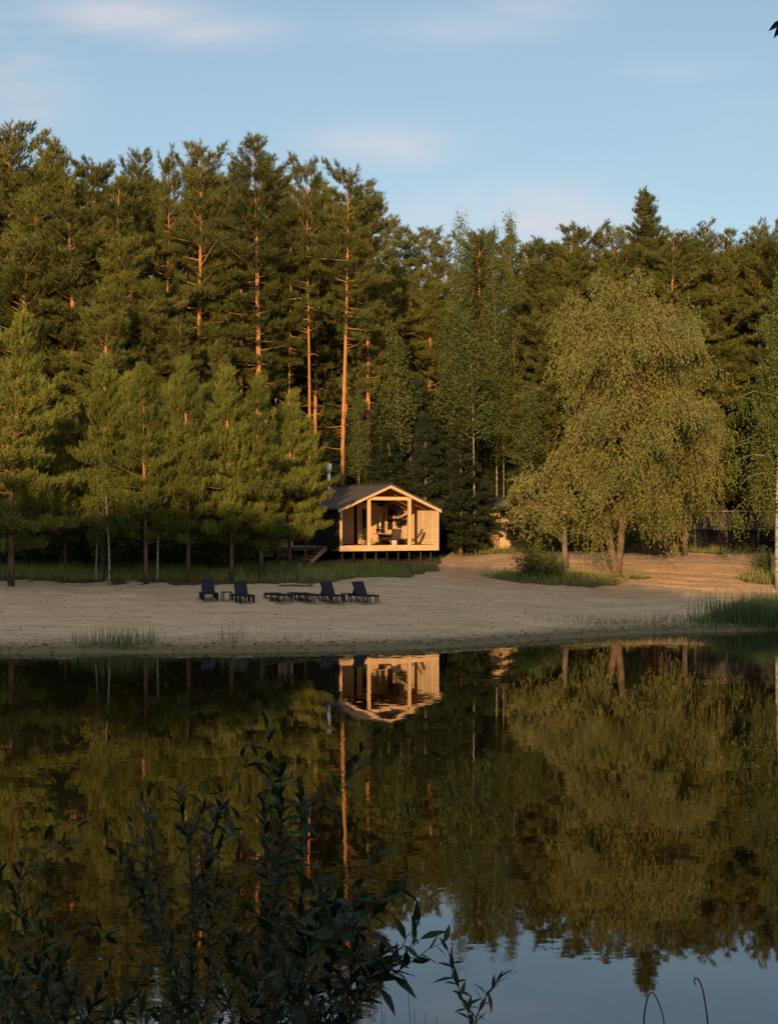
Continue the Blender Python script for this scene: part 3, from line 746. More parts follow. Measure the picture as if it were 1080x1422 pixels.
for lo, hi in ((0, .35), (.35, .6), (.6, .9), (.9, 3)):
    q = sel & (hv >= lo) & (hv < hi)
    if q.any(): blades(mb, gxs[q], gys[q], .10 + .22*lo, .28 + .62*lo, .013)
if False: blades(mb, gxs[sel], gys[sel], .25, .8, .014); blades(mb, gxs[~sel], gys[~sel], .08, .38, .011)
go = mb.build('grass', M['grass']); tag(go, 'rough green grass along the top of the beach and under the trees', 'grass', kind='stuff')
def clump(c, n, rx, ry, h, w, lean=.18):
    X = c[0] + rng.normal(0, rx, n); Y = c[1] + rng.normal(0, ry, n)
    return X, Y
mb = MB()
for px, D, n, rx, ry, h0, h1 in ((1060, 70.3, 1500, 1.25, .9, .7, 1.6), (1015, 69.8, 350, .6, .6, .4, 1.1), (1100, 71, 900, 1.2, .9, .8, 1.7), (985, 69, 120, .5, .5, .3, .7)):
    X = PX(px, D) + rng.normal(0, rx, n); Y = D + rng.normal(0, ry, n); blades(mb, X, Y, h0, h1, .016, .14)
go = mb.build('reeds', M['reed']); tag(go, 'thick stand of tall green reeds at the waterline', 'reeds', kind='stuff')
mb = MB()
for px, D, n, rx, ry, h0, h1 in ((172, 58.0, 260, .55, .35, .3, .95), (128, 57.9, 110, .5, .4, .25, .8), (100, 58, 60, .6, .4, .2, .6), (322, 58.8, 60, .5, .3, .2, .9), (400, 59.4, 45, .8, .4, .15, .5), (205, 58, 50, .4, .3, .3, 1.0),
                                 (900, 68.3, 500, 2.2, .8, .12, .45), (960, 69.3, 350, 1.4, .8, .15, .6), (850, 68.5, 260, 1.3, .7, .1, .35), (270, 59, 30, 1.5, .4, .1, .4), (560, 60, 25, 2.5, .4, .1, .3)):
    X = PX(px, D) + rng.normal(0, rx, n); Y = D + rng.normal(0, ry, n); Y = np.maximum(Y, shore(X) - .35); blades(mb, X, Y, h0, h1, .009, .22)
go = mb.build('sedge', M['reed']); tag(go, 'thin sedge tufts scattered along the wet edge of the sand', 'sedge', kind='stuff')

# twigs, cones and clods scattered over the sand, thickest along the wet edge
mb = MB(); cnt = 0
while cnt < 1500:
    x = rng.uniform(-18, 22); sy_ = float(shore(np.array(x)))
    y = sy_ + (abs(rng.normal(.7, .35)) if rng.random() < .45 else rng.uniform(1, 30))
    if vegmask(x, y) > .4: continue
    z = ground(x, y); cnt += 1
    if rng.random() < .55:
        l = rng.uniform(.06, .32); az = rng.uniform(0, 6.28); d = np.array([math.cos(az), math.sin(az), 0])*l
        mb.tube([np.array([x, y, z+.008]) - d/2, np.array([x, y, z+.018]) + rng.normal(0, .02, 3)*[1, 1, 0], np.array([x, y, z+.008]) + d/2], [.004, .009, .004], 4)
    else:
        r = rng.uniform(.015, .06)*(1.5 if y - sy_ < 1.5 else 1); v = rng.normal(0, 1, (6, 3))
        o_ = np.array([[1, 0, 0], [0, 1, 0], [-1, 0, 0], [0, -1, 0], [0, 0, .7], [0, 0, -.5]])*r*rng.uniform(.6, 1.4, (6, 1)) + [x, y, z + r*.15]
        mb.add(o_, T=[[0, 1, 4], [1, 2, 4], [2, 3, 4], [3, 0, 4], [1, 0, 5], [2, 1, 5], [3, 2, 5], [0, 3, 5]])
go = mb.build('beach_litter', simple('litter', (.10, .075, .05), .9, var=.5, scale=2.0)); tag(go, 'twigs, cones and dark clods scattered over the sand', 'litter', kind='stuff')

# ------------------------------------------------------------------ the cabin
TH = R(26); CW = 6.66; CL = 8.4; FZ = PZ(757.5, 89.0); cx, cy = PX(541, 90), 90.0
EA, RG_ = 2.22, 3.66; SL = (RG_-EA)/(CW/2)
cab = thing('cabin', (cx, cy, FZ), 'gabled timber cabin on piles, its open pale-wood porch glowing in the evening sun', 'cabin', rz=TH)
hw = CW/2; DEP = 5.0
def roofz(x): return RG_ - abs(x)*SL
# floor and base
MB().box((0, CL/2+.02, -.14), (CW-.02, CL, .20)).build('floor_slab', M['floorb'], cab)
MB().box((0, -.03, -.17), (CW+.04, .07, .34)).build('floor_beam', M['larch'], cab)
MB().box((0, CL/2, -.30), (CW-.2, CL-.2, .10)).build('base_frame', M['pile'], cab)
for px_ in (-3.0, -2.25, -1.5, -.75, 0, .75, 1.5, 2.3, 3.0):
    for py_ in (.35, 4.2, 8.0): MB().tube([(px_, py_, -1.35), (px_, py_, -.34)], .05, 8).build('pile', M['pile'], cab)
# walls (prisms with their own thickness)
MB().prism([(-hw, -.33), (-hw+.09, -.33), (-hw+.09, roofz(hw-.09)-.02), (-hw, EA-.02)], 'y', .06, CL).build('side_wall', M['darkclad'], cab)
MB().prism([(-hw+.092, 0), (-hw+.12, 0), (-hw+.12, EA+.02), (-hw+.092, EA+.01)], 'y', .08, DEP).build('wall_lining', M['planks_h'], cab)
MB().prism([(hw-.09, -.33), (hw, -.33), (hw, EA-.02), (hw-.09, roofz(hw-.09)-.02)], 'y', .06, CL).build('side_wall', M['darkclad'], cab)
MB().prism([(hw-.12, 0), (hw-.092, 0), (hw-.092, EA+.01), (hw-.12, EA+.02)], 'y', .08, DEP).build('wall_lining', M['planks_h'], cab)
for yy in (.62, 1.9, 3.2, 4.4): MB().box((hw-.15, yy, EA/2), (.06, .10, EA-.02)).build('wall_stud', M['larch'], cab)
MB().prism([(-hw+.1, -.33), (hw-.1, -.33), (hw-.1, EA-.03), (0, RG_-.06), (-hw+.1, EA-.03)], 'y', CL-.1, CL-.02).build('rear_wall', M['darkclad'], cab)
# back wall of the porch: u measured from the right corner
BH = 2.5
def bw(u0, u1, z0, z1, y0=0.0, th=.08):
    return MB().box((hw-.125-(u0+u1)/2, DEP+y0+th/2, (z0+z1)/2), (u1-u0, th, z1-z0))
bwall = MB()
for u0, u1, z0, z1 in ((0, .5, 0, BH), (.5, .98, 0, .85), (.5, .98, 2.05, BH), (.98, 1.18, 0, BH), (1.18, 1.76, 0, .8), (1.18, 1.76, 1.98, BH), (1.76, 2.02, 0, BH), (3.30, 6.40, 0, BH)):
    bwall.box((hw-.125-(u0+u1)/2, DEP+.05, (z0+z1)/2), (u1-u0, .1, z1-z0))
bwall.build('porch_back_wall', M['planks_v'], cab)
bw(3.10, 3.30, 0, BH, .03).build('shadow_gap', M['black'], cab)
for u0, u1, z0, z1 in ((.5, .98, .85, 2.05), (1.18, 1.76, .8, 1.98)):
    fr = MB(); t = .05; c = hw-.125-(u0+u1)/2
    fr.box((c, DEP-.02, z1-t/2), (u1-u0, .05, t)); fr.box((c, DEP-.02, z0+t/2), (u1-u0, .05, t))
    for s_ in (-1, 1): fr.box((c + s_*((u1-u0)/2-t/2), DEP-.02, (z0+z1)/2), (t, .05, z1-z0-2*t))
    f = fr.build('window', M['larch'], cab)
    MB().box((c, DEP+.04, (z0+z1)/2), (u1-u0-2*t, .02, z1-z0-2*t)).build('pane', M['glass'], f)
    if u0 > 1: MB().box((c+.02, DEP+.02, (z0+z1)/2), (.12, .01, z1-z0-2*t-.02)).build('curtain', M['curtain'], f)
# glazed door
dm = MB(); u0, u1 = 2.02, 3.10; c = hw-.125-(u0+u1)/2; dw = u1-u0
dm.box((c, DEP-.01, BH-.12), (dw, .07, .24)); dm.box((c, DEP-.01, .13), (dw, .07, .26))
dm.box((c+dw/2-.12, DEP-.01, 1.26), (.24, .07, 2.0)); dm.box((c-dw/2+.18, DEP-.01, 1.26), (.36, .07, 2.0))
d_ = dm.build('door', M['planks_v'], cab)
MB().box((c+.06, DEP+.03, 1.26), (dw-.58, .02, 2.02)).build('pane', M['glass'], d_)
MB().tube([(c-dw/2+.30, DEP-.09, 1.05), (c-dw/2+.44, DEP-.09, 1.05)], .018, 8).build('handle', M['steel'], d_)
MB().box((hw-.125-1.08, DEP-.08, 1.24), (.11, .10, 2.5)).build('mullion_post', M['larch'], cab)
MB().box((0, DEP-.04, BH+.06), (CW-.26, .16, .12)).build('back_beam', M['rafter'], cab)
MB().prism([(-hw+.3, BH+.13), (hw-.3, BH+.13), (hw-.35, roofz(hw-.35)-.12), (0, RG_-.12), (-hw+.35, roofz(hw-.35)-.12)] if False else [(-2.3, BH+.13), (2.3, BH+.13), (0, RG_-.16)], 'y', DEP+.02, DEP+.05).build('gable_pane', M['glass'], cab)
# porch front frame
for px_ in (-1.37, 1.37): MB().box((px_, .07, (roofz(1.37)-.19)/2), (.19, .14, roofz(1.37)-.19)).build('porch_post', M['larch'], cab)
for px_ in (-hw+.06, hw-.06): MB().box((px_, -.03, (EA-.1)/2+.001), (.115, .14, EA-.10)).build('corner_post', M['larch'], cab)
MB().box((0, .075, 3.0-.16), (2.55, .12, .20)).build('tie_beam', M['larch'], cab)
for sgn in (-1, 1):
    L0 = hw+.16
    # bargeboard
    MB().prism([(0, RG_-.005), (sgn*L0, roofz(L0)-.005), (sgn*L0, roofz(L0)-.175), (0, RG_-.185)], 'y', -.16, -.10).build('bargeboard', M['larch'], cab)
    # roof slope: metal above a board ceiling
    rf = MB().prism([(0, RG_+.085), (sgn*(L0+.05), roofz(L0+.05)+.085), (sgn*(L0+.05), roofz(L0+.05)+.0), (0, RG_+.0)], 'y', -.20, CL+.3).build('roof_slope', M['roof'], cab)
    sm = MB()
    for yy in np.arange(.2, CL+.2, .55):
        sm.prism([(sgn*.06, roofz(.06)+.115), (sgn*L0, roofz(L0)+.115), (sgn*L0, roofz(L0)+.087), (sgn*.06, roofz(.06)+.087)], 'y', yy, yy+.03)
    sm.build('roof_seams', M['roof'], rf)
    MB().prism([(sgn*.05, roofz(.05)-.03), (sgn*(hw-.02), roofz(hw-.02)-.03), (sgn*(hw-.02), roofz(hw-.02)-.004), (sgn*.05, roofz(.05)-.004)], 'y', -.08, CL-.2).build('ceiling', M['ceiling'], cab)
    for yy in (.15, 1.25, 2.5, 3.75):
        MB().prism([(sgn*.06, roofz(.06)-.032), (sgn*(hw-.13), roofz(hw-.13)-.032), (sgn*(hw-.13), roofz(hw-.13)-.16), (sgn*.06, roofz(.06)-.19)], 'y', yy, yy+.07).build('rafter', M['rafter'], cab)
MB().box((0, DEP/2, RG_-.13), (.10, DEP, .19)).build('ridge_beam', M['rafter'], cab)
MB().box((0, CL/2, RG_+.115), (.24, CL+.5, .04)).build('ridge_cap', M['roof'], cab)
# chimney: flue with a taller capped cowl
chx, chy = -1.0, 6.9
ch = MB().tube([(chx, chy, roofz(1.0)-.1), (chx, chy, roofz(1.0)+1.25)], .11, 14).build('chimney', M['steel'], cab, True)
MB().tube([(chx, chy, roofz(1.0)+1.42), (chx, chy, roofz(1.0)+1.95)], .18, 14).tube([(chx, chy, roofz(1.0)+1.24), (chx, chy, roofz(1.0)+1.43)], .08, 10).build('cowl', M['steel'], ch, True)
# black wall lamp on the corner
lm = MB().box((-hw-.03, -.12, 1.62), (.12, .05, .16)).tube([(-hw-.03, -.20, 1.52), (-hw-.03, -.20, 1.72)], .065, 12).build('wall_lamp', M['pile'], cab)
CM = Matrix.Translation((cx, cy, FZ)) @ Matrix.Rotation(TH, 4, 'Z')
def cabp(x, y, z=0.0): return CM @ Vector((x, y, z))

# sling chairs and table on the porch
def sling_chair(loc, rz, label):
    c = thing('lounge_chair', loc, label, 'chair', 'sling chairs on the cabin porch', rz)
    fr = MB()
    for s_ in (-.29, .29):
        fr.tube([(-.52, s_, .99), (-.05, s_*.95, .38), (.40, s_*.9, .012)], .016, 6)
        fr.tube([(-.36, s_, .012), (.02, s_, .40), (.38, s_, .44)], .016, 6)
    fr.tube([(-.36, -.29, .02), (-.36, .29, .02)], .014, 6).tube([(.38, -.29, .44), (.38, .29, .44)], .014, 6).tube([(-.52, -.29, .99), (-.52, .29, .99)], .014, 6)
    fr.build('frame', M['pile'], c, True)
    nu, nv = 10, 5; V = []
    for i in range(nu):
        t = i/(nu-1); p = (1-t)**2*np.array([-.55, 1.0]) + 2*t*(1-t)*np.array([-.10, .05]) + t*t*np.array([.42, .46])
        for j in range(nv):
            sag = -.05*(1-((j-2)/2)**2)*math.sin(t*math.pi); V.append((p[0], (j-2)/2*.28, p[1]+sag))
    V = np.array(V); V2 = V + [0.012, 0, -.014]; n = nu*nv; Q = []
    for i in range(nu-1):
        for j in range(nv-1):
            a_ = i*nv+j; Q += [[a_, a_+1, a_+nv+1, a_+nv], [n+a_+nv, n+a_+nv+1, n+a_+1, n+a_]]
    for i in range(nu-1): Q += [[i*nv, i*nv+nv, n+i*nv+nv, n+i*nv], [i*nv+nv-1, n+i*nv+nv-1, n+i*nv+2*nv-1, i*nv+2*nv-1]]
    for j in range(nv-1): Q += [[j, n+j, n+j+1, j+1], [(nu-1)*nv+j, (nu-1)*nv+j+1, n+(nu-1)*nv+j+1, n+(nu-1)*nv+j]]
    MB().add(np.vstack([V, V2]), Q=Q).build('sling_seat', M['sling'], c, True)
    return c
fl = -.04
sling_chair(cabp(2.15, .95, fl), R(180)+R(8), 'brown sling chair seen in profile, alone beside the second porch post')
sling_chair(cabp(1.15, 1.5, fl), R(262), 'dark sling chair facing the lake, nearer the glazed door')
sling_chair(cabp(1.02, 2.9, fl), R(300), 'dark sling chair half hidden behind the one facing the lake')
tb = thing('side_table', cabp(.55, 2.6, fl), 'round-topped table with a flared foot among the porch chairs', 'table')
an = np.linspace(0, 6.283, 24, endpoint=False)
MB().tube([(0, 0, .70), (0, 0, .735)], .42, 24).build('table_top', M['larch'], tb)
MB().tube([(0, 0, 0), (0, 0, .03), (0, 0, .1), (0, 0, .699)], [.26, .24, .05, .04], 14).build('pedestal', M['pile'], tb, True)
vs = thing('potted_plant', cabp(.55, 2.6, fl+.735), 'small leafy plant in a pot standing on the porch table', 'plant')
MB().tube([(0, 0, 0), (0, 0, .12), (0, 0, .14)], [.06, .085, .09], 14).build('pot', M['pot'], vs, True)
fm = MB(); pts = rng.normal(0, .10, (70, 3)) + [0, 0, .28]; leaves(fm, pts, rng.normal(0, 1, pts.shape) + [0, 0, .6], .12, .05); fm.build('foliage', M['bush'], vs)
vs = thing('potted_plant', cabp(-.1, 3.6, fl), 'leafy plant in a clay pot on the porch floor by the door', 'plant')
MB().tube([(0, 0, 0), (0, 0, .26), (0, 0, .30)], [.12, .16, .17], 14).build('pot', M['pot'], vs, True)
fm = MB(); pts = rng.normal(0, .16, (160, 3)) + [0, 0, .58]; leaves(fm, pts, rng.normal(0, 1, pts.shape) + [0, 0, .6], .16, .06); fm.build('foliage', M['bush'], vs)
st = thing('pouf', cabp(.75, .9, fl), 'low white drum stool in front of the dark porch chairs', 'stool')
MB().tube([(0, 0, 0), (0, 0, .02), (0, 0, .30), (0, 0, .33)], [.17, .19, .19, .16], 18).build('stool_body', M['white'], st, True)

# deck and stairs beside the cabin
dk = thing('deck', cabp(-hw-.05, 1.6, -.06), 'low weathered timber deck reaching out from the dark side of the cabin', 'deck', rz=TH)
MB().box((-2.35, 2.0, -.03), (4.6, 4.0, .06)).build('deck_boards', M['deckb'], dk)
MB().box((-2.35, -.02, -.16), (4.6, .05, .19)).build('rim_joist', M['pile'], dk)
for a_ in (-4.4, -3.2, -2.0, -.6):
    for b_ in (.25, 3.7): MB().tube([(a_, b_, -1.6), (a_, b_, -.06)], .06, 8).build('pile', M['pile'], dk)
MB().box((-1.85, 1.5, 1.12), (.26, .14, 2.24)).build('post', M['larch'], dk)
MB().box((-2.65, 1.5, 1.12), (.16, .12, 2.24)).build('post', M['larch'], dk)
sc_ = MB()
for i in range(6): sc_.box((-2.50+.095*i, 1.5, 1.1), (.05, .05, 2.1))
sc_.build('slat_screen', M['rafter'], dk)
sp = cabp(-hw-.25, 1.5, -.10); fwd = Vector((-.64, -.77, 0)); rtv = Vector((.77, -.64, 0))
stz = thing('stairs', sp, 'short flight of wide timber steps going down from the deck to the grass', 'stairs', rz=math.atan2(fwd.y, fwd.x))
for i in range(4):
    MB().box((.18+.33*i, -.95, -.16-.20*i), (.34, 1.9, .045)).build('tread', M['rafter'], stz)
    MB().box((.03+.33*i, -.95, -.09-.20*i), (.03, 1.88, .10)).build('riser', M['deckb'], stz)
for yy in (.03, -1.93): MB().bar((0, yy, -.10), (1.45, yy, -.98), .05, .22).build('stringer', M['rafter'], stz)

# ------------------------------------------------------------------ other buildings
hx, hy = PX(694, 101), 101.0; hz = ground(hx, hy)
hs = thing('small_house', (hx, hy, hz), 'little house with a sunlit plank wall and dark roof, peeping out beside the shrub willow', 'house', rz=R(14))
MB().box((.55, 1.8, 1.35), (2.5, 3.6, 2.7)).build('wall', M['planks_v'], hs)
MB().prism([(-1.1, 2.55), (2.2, 2.55), (2.2, 2.68), (.55, 3.5), (-1.1, 2.68)], 'y', -.45, 4.0).build('roof', M['roof'], hs)
wf = MB().box((1.7, -.02, 1.5), (1.0, .06, 1.1)).build('window', M['larch'], hs)
MB().box((1.7, -.06, 1.5), (.84, .03, .94)).build('pane', M['glass'], wf)
fx, fy = PX(668, 100), 100.0
fe = thing('plank_fence', (fx, fy, ground(fx, fy)), 'low fence of upright brown planks at the forest edge beside the lit house', 'fence', rz=R(5))
pm = MB()
for i in range(16): pm.box((-1.3+.16*i, 0, .62+.04*math.sin(i*2.3)), (.11, .03, 1.25))
pm.build('planks', M['rafter'], fe)
for zz in (.35, 1.0): MB().box((-.1, .045, zz), (2.6, .05, .08)).build('rail', M['greybark'], fe)
sx, sy = PX(1008, 99.5), 99.5
sz_ = ground(sx, sy)
sh = thing('open_shed', (sx, sy, sz_), 'long low shed with a black open front below grey boards, in shade', 'shed', rz=R(-4))
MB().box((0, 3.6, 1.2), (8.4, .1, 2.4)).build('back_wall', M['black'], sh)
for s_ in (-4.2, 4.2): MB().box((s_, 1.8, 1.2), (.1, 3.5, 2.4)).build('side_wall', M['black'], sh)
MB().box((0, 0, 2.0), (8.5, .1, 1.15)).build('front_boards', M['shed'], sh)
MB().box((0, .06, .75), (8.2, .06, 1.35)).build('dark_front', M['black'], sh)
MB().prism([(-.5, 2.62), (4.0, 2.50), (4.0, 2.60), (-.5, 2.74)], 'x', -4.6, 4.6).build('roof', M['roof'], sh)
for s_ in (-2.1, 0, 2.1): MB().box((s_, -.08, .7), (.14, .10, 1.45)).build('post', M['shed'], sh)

# ------------------------------------------------------------------ sun loungers and side tables
def lounger(loc, rz, raised, label):
    """x runs from the head end to the foot end"""
    g = 'raised navy loungers on the beach' if raised else 'flat navy loungers on the beach'
    o = thing('sun_lounger', loc, label, 'sun lounger', g, rz)
    fr = MB()
    for s_ in (-.33, .33):
        fr.bar((0, s_, .32), (1.92, s_, .34), .05, .07)
    fr.box((0.02, 0, .32), (.05, .61, .06)); fr.box((1.92, 0, .34), (.06, .71, .07)); fr.box((.80, 0, .31), (.05, .61, .05))
    fr.build('frame', M['navy'], o)
    for x0, x1, x2 in ((.10, .24, .42), (.85, .98, 1.18), (1.60, 1.76, 1.86)):       # arched legs
        for s_ in (-.33, .33):
            MB().tube([(x1-.20, s_, .285), (x1-.14, s_, .20), (x1-.10, s_, 0.0)], [.04, .034, .03], 8).tube([(x1+.05, s_, .285), (x1+.12, s_, .16), (x1+.14, s_, 0.0)], [.035, .03, .028], 8).build('leg', M['navy'], o, True)
    sm = MB()
    for i in range(11): sm.box((.84+.098*i, 0, .352), (.082, .60, .022))
    sm.build('seat', M['navy'], o)
    an = R(56) if raised else R(1)
    p0 = Vector((.80, 0, .36)); d = Vector((-math.cos(an), 0, math.sin(an)))
    bk = MB()
    for s_ in (-.29, .29): bk.bar(p0 + Vector((0, s_, 0)), p0 + d*.73 + Vector((0, s_, 0)), .05, .04, up=(math.sin(an), 0, math.cos(an)))
    for i in range(9):
        c0 = p0 + d*(.05 + .082*i); bk.bar(c0 + Vector((0, -.265, 0)), c0 + Vector((0, .265, 0)), .074, .022, up=(math.sin(an), 0, math.cos(an)))
    bk.build('backrest', M['navy'], o)
    if raised:
        MB().bar(p0 + d*.5 + Vector((-.02, 0, 0)), Vector((.22, 0, .33)), .42, .025).build('prop', M['navy'], o)
    return o
def side_table(loc, rz, label):
    o = thing('side_table', loc, label, 'table', 'low navy side tables between the loungers', rz)
    MB().box((0, 0, .41), (.46, .46, .035)).build('table_top', M['navy'], o)
    for a_ in (-.19, .19):
        for b_ in (-.19, .19): MB().tube([(a_, b_, .39), (a_*1.08, b_*1.08, 0)], [.028, .024], 8).build('leg', M['navy'], o)
    return o
def beach(px, py):
    """the beach point seen at this place of the photo"""
    lo, hi = 60.0, 84.0
    for _ in range(40):
        D = (lo+hi)/2; x = PX(px, D)
        if ground(x, D) > PZ(py, D): hi = D
        else: lo = D
    return Vector((x, D, ground(x, D) + .005))
for px, py, dr, up_, lab in ((290, 833, -76, True, 'raised navy lounger at the end of the row away from the cabin'),
                             (337, 836, -70, True, 'raised navy lounger standing taller, next to the gap in the row'),
                             (386, 835, -62, False, 'flat navy lounger beside the gap in the row'),
                             (426, 835, -60, False, 'flat navy lounger tucked between a side table and a raised lounger'),
                             (459, 836, -62, True, 'raised navy lounger next to the flat ones, below the cabin'),
                             (504, 836, -60, True, 'raised navy lounger at the end of the row nearest the sandy track')):
    b = beach(px, py); a_ = R(dr); d = Vector((math.cos(a_), math.sin(a_), 0))
    lounger(b - d*.95, a_, up_, lab)
for px, py, lab in ((315, 834, 'low navy table between the two loungers standing apart'),
                    (407, 835, 'low navy table between the two flat loungers'),
                    (481, 836, 'low navy table between the two raised loungers below the cabin')):
    side_table(beach(px, py), R(20), lab)

# ------------------------------------------------------------------ leafy plants on the near bank
def lance_leaves(mb, P, D, UP, L, w):
    """lance-shaped leaves with a folded midrib and a drooping tip: 8 quads each"""
    P, D = np.asarray(P), unit(np.asarray(D)); m = len(P)
    side = unit(np.cross(D, UP)); nrm = unit(np.cross(side, D))
    L = np.asarray(L).reshape(-1, 1); w = np.asarray(w).reshape(-1, 1)
    ts = np.array([0, .18, .42, .7, 1.]); ws = np.array([.08, .62, 1., .66, .02]); dr = rng.uniform(.02, .28, (m, 1))
    rows = []
    for t, k in zip(ts, ws):
        c = P + D*L*t - nrm*L*dr*t*t
        rows += [c - side*w*k*.5 + nrm*w*k*.13, c, c + side*w*k*.5 + nrm*w*k*.13]
    V = np.stack(rows, 1).reshape(-1, 3); b = (np.arange(m)*15)[:, None]
    q = []
    for i in range(4):
        for j in range(2): q.append([i*3+j, i*3+j+1, i*3+j+4, i*3+j+3])
    Q = (b[:, :, None] + np.array(q)[None]).reshape(-1, 4)
    mb.add(V, Q=Q)
def sapling(label, shoots, D0, L=.085, w=.024, dens=.95, tuft=True, rs=.006, sub=4):
    """shoots: lists of photo points (px, py) from foot to tip, with side shoots grown on them"""
    fx_ = PX(shoots[0][0][0], D0); o = thing('sapling', (fx_, D0, ground(fx_, D0)), label, 'shrub', None)
    o0 = np.array(o.location); stm, fol = MB(), MB()
    PP, DD, UU, LL, WW = [], [], [], [], []
    def grow(line, r, leafy_from, sub):
        n = len(line); stm.tube(line, np.linspace(r, r*.35, n), 6, cap=False)
        seg = np.linalg.norm(np.diff(line, axis=0), axis=1).sum()
        nl = max(6, int(seg/.032*dens)); az = rng.uniform(0, 6.28)
        for i in range(nl):
            u = leafy_from + (1-leafy_from)*(i/(nl-1))
            p = np.array([np.interp(u*(n-1), np.arange(n), line[:, j]) for j in range(3)])
            k = min(n-2, int(u*(n-1))); tg = unit(line[k+1]-line[k])
            az += 2.4; pr = unit(np.cross(tg, [math.cos(az), math.sin(az), .2]))
            op = .45 + .9*(1-u)
            PP.append(p); DD.append(tg*(1-.55*op) + pr*op + rng.normal(0, .28, 3)); UU.append(unit(tg + rng.normal(0, .2, 3)))
            sz = L*rng.uniform(.7, 1.25)*(.55 + .6*math.sin(math.pi*min(1, .25+.7*(1-u))))
            LL.append(sz); WW.append(sz*w/L*rng.uniform(.8, 1.2))
        for i in range(sub):
            u = rng.uniform(.25, .8); p = np.array([np.interp(u*(n-1), np.arange(n), line[:, j]) for j in range(3)])
            k = min(n-2, int(u*(n-1))); tg = unit(line[k+1]-line[k]); d = unit(tg*.8 + unit(rng.normal(size=3)*[1, 1, .3])*.7)
            ll = rng.uniform(.15, .4)*seg; s = np.linspace(0, 1, 6)[:, None]
            grow(p + d*ll*s + np.array([0, 0, .12*ll])*s**2 + rng.normal(0, .006, (6, 3)), r*.55, .2, 0)
    for sh_ in shoots:
        pts = []
        dd = rng.uniform(-.35, .35)
        for i, (px, py) in enumerate(sh_):
            D = D0 + dd*(i/(len(sh_)-1)); pts.append((PX(px, D), D, PZ(py, D)))
        pts = np.array(pts) - o0
        pts = np.vstack([[(pts[0]*[.6, .6, 0])], pts]) if pts[0][2] > .05 else pts
        s = np.linspace(0, len(pts)-1, 14); line = np.stack([np.interp(s, np.arange(len(pts)), pts[:, j]) for j in range(3)], 1)
        line[1:-1] = (line[:-2] + 2*line[1:-1] + line[2:])/4; line += rng.normal(0, .003, line.shape)
        grow(line, rs, .35, sub)
    lance_leaves(fol, PP, DD, UU, LL, WW)
    stm.build('stem', M['stem'], o, True); fol.build('foliage', M['sapling'], o, True)
    return o
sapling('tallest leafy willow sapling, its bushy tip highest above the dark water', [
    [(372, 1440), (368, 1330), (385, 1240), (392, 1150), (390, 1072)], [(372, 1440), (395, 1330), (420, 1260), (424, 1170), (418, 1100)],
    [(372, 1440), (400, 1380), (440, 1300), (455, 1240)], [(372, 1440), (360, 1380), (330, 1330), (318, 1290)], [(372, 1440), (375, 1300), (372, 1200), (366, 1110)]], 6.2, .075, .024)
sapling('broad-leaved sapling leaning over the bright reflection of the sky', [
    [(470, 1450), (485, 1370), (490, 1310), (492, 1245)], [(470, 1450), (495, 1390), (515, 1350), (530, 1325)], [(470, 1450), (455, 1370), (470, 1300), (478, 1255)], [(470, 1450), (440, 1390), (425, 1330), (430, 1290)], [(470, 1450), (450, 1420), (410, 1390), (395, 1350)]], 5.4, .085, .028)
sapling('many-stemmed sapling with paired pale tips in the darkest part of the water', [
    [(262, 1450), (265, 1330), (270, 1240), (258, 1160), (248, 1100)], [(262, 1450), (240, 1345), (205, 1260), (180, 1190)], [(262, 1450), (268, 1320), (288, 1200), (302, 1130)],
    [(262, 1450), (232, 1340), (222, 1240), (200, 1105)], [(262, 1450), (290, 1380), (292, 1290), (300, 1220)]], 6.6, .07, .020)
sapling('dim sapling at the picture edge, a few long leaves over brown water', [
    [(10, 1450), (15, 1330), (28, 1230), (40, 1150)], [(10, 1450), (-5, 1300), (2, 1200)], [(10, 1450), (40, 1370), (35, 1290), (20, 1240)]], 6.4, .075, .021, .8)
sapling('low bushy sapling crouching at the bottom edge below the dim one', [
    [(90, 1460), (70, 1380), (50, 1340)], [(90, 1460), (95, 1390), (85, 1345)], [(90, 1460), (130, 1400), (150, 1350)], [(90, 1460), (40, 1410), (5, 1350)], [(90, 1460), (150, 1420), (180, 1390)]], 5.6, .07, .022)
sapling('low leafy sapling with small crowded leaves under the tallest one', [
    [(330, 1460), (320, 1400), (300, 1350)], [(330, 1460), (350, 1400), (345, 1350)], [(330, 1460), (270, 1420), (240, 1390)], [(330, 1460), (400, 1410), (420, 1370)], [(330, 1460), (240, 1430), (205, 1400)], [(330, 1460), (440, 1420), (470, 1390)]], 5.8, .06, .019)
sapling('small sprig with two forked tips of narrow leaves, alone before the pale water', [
    [(655, 1450), (650, 1400), (634, 1365), (622, 1322)], [(655, 1450), (662, 1405), (676, 1380), (690, 1362)]], 5.2, .058, .014, .75, rs=.004, sub=0)
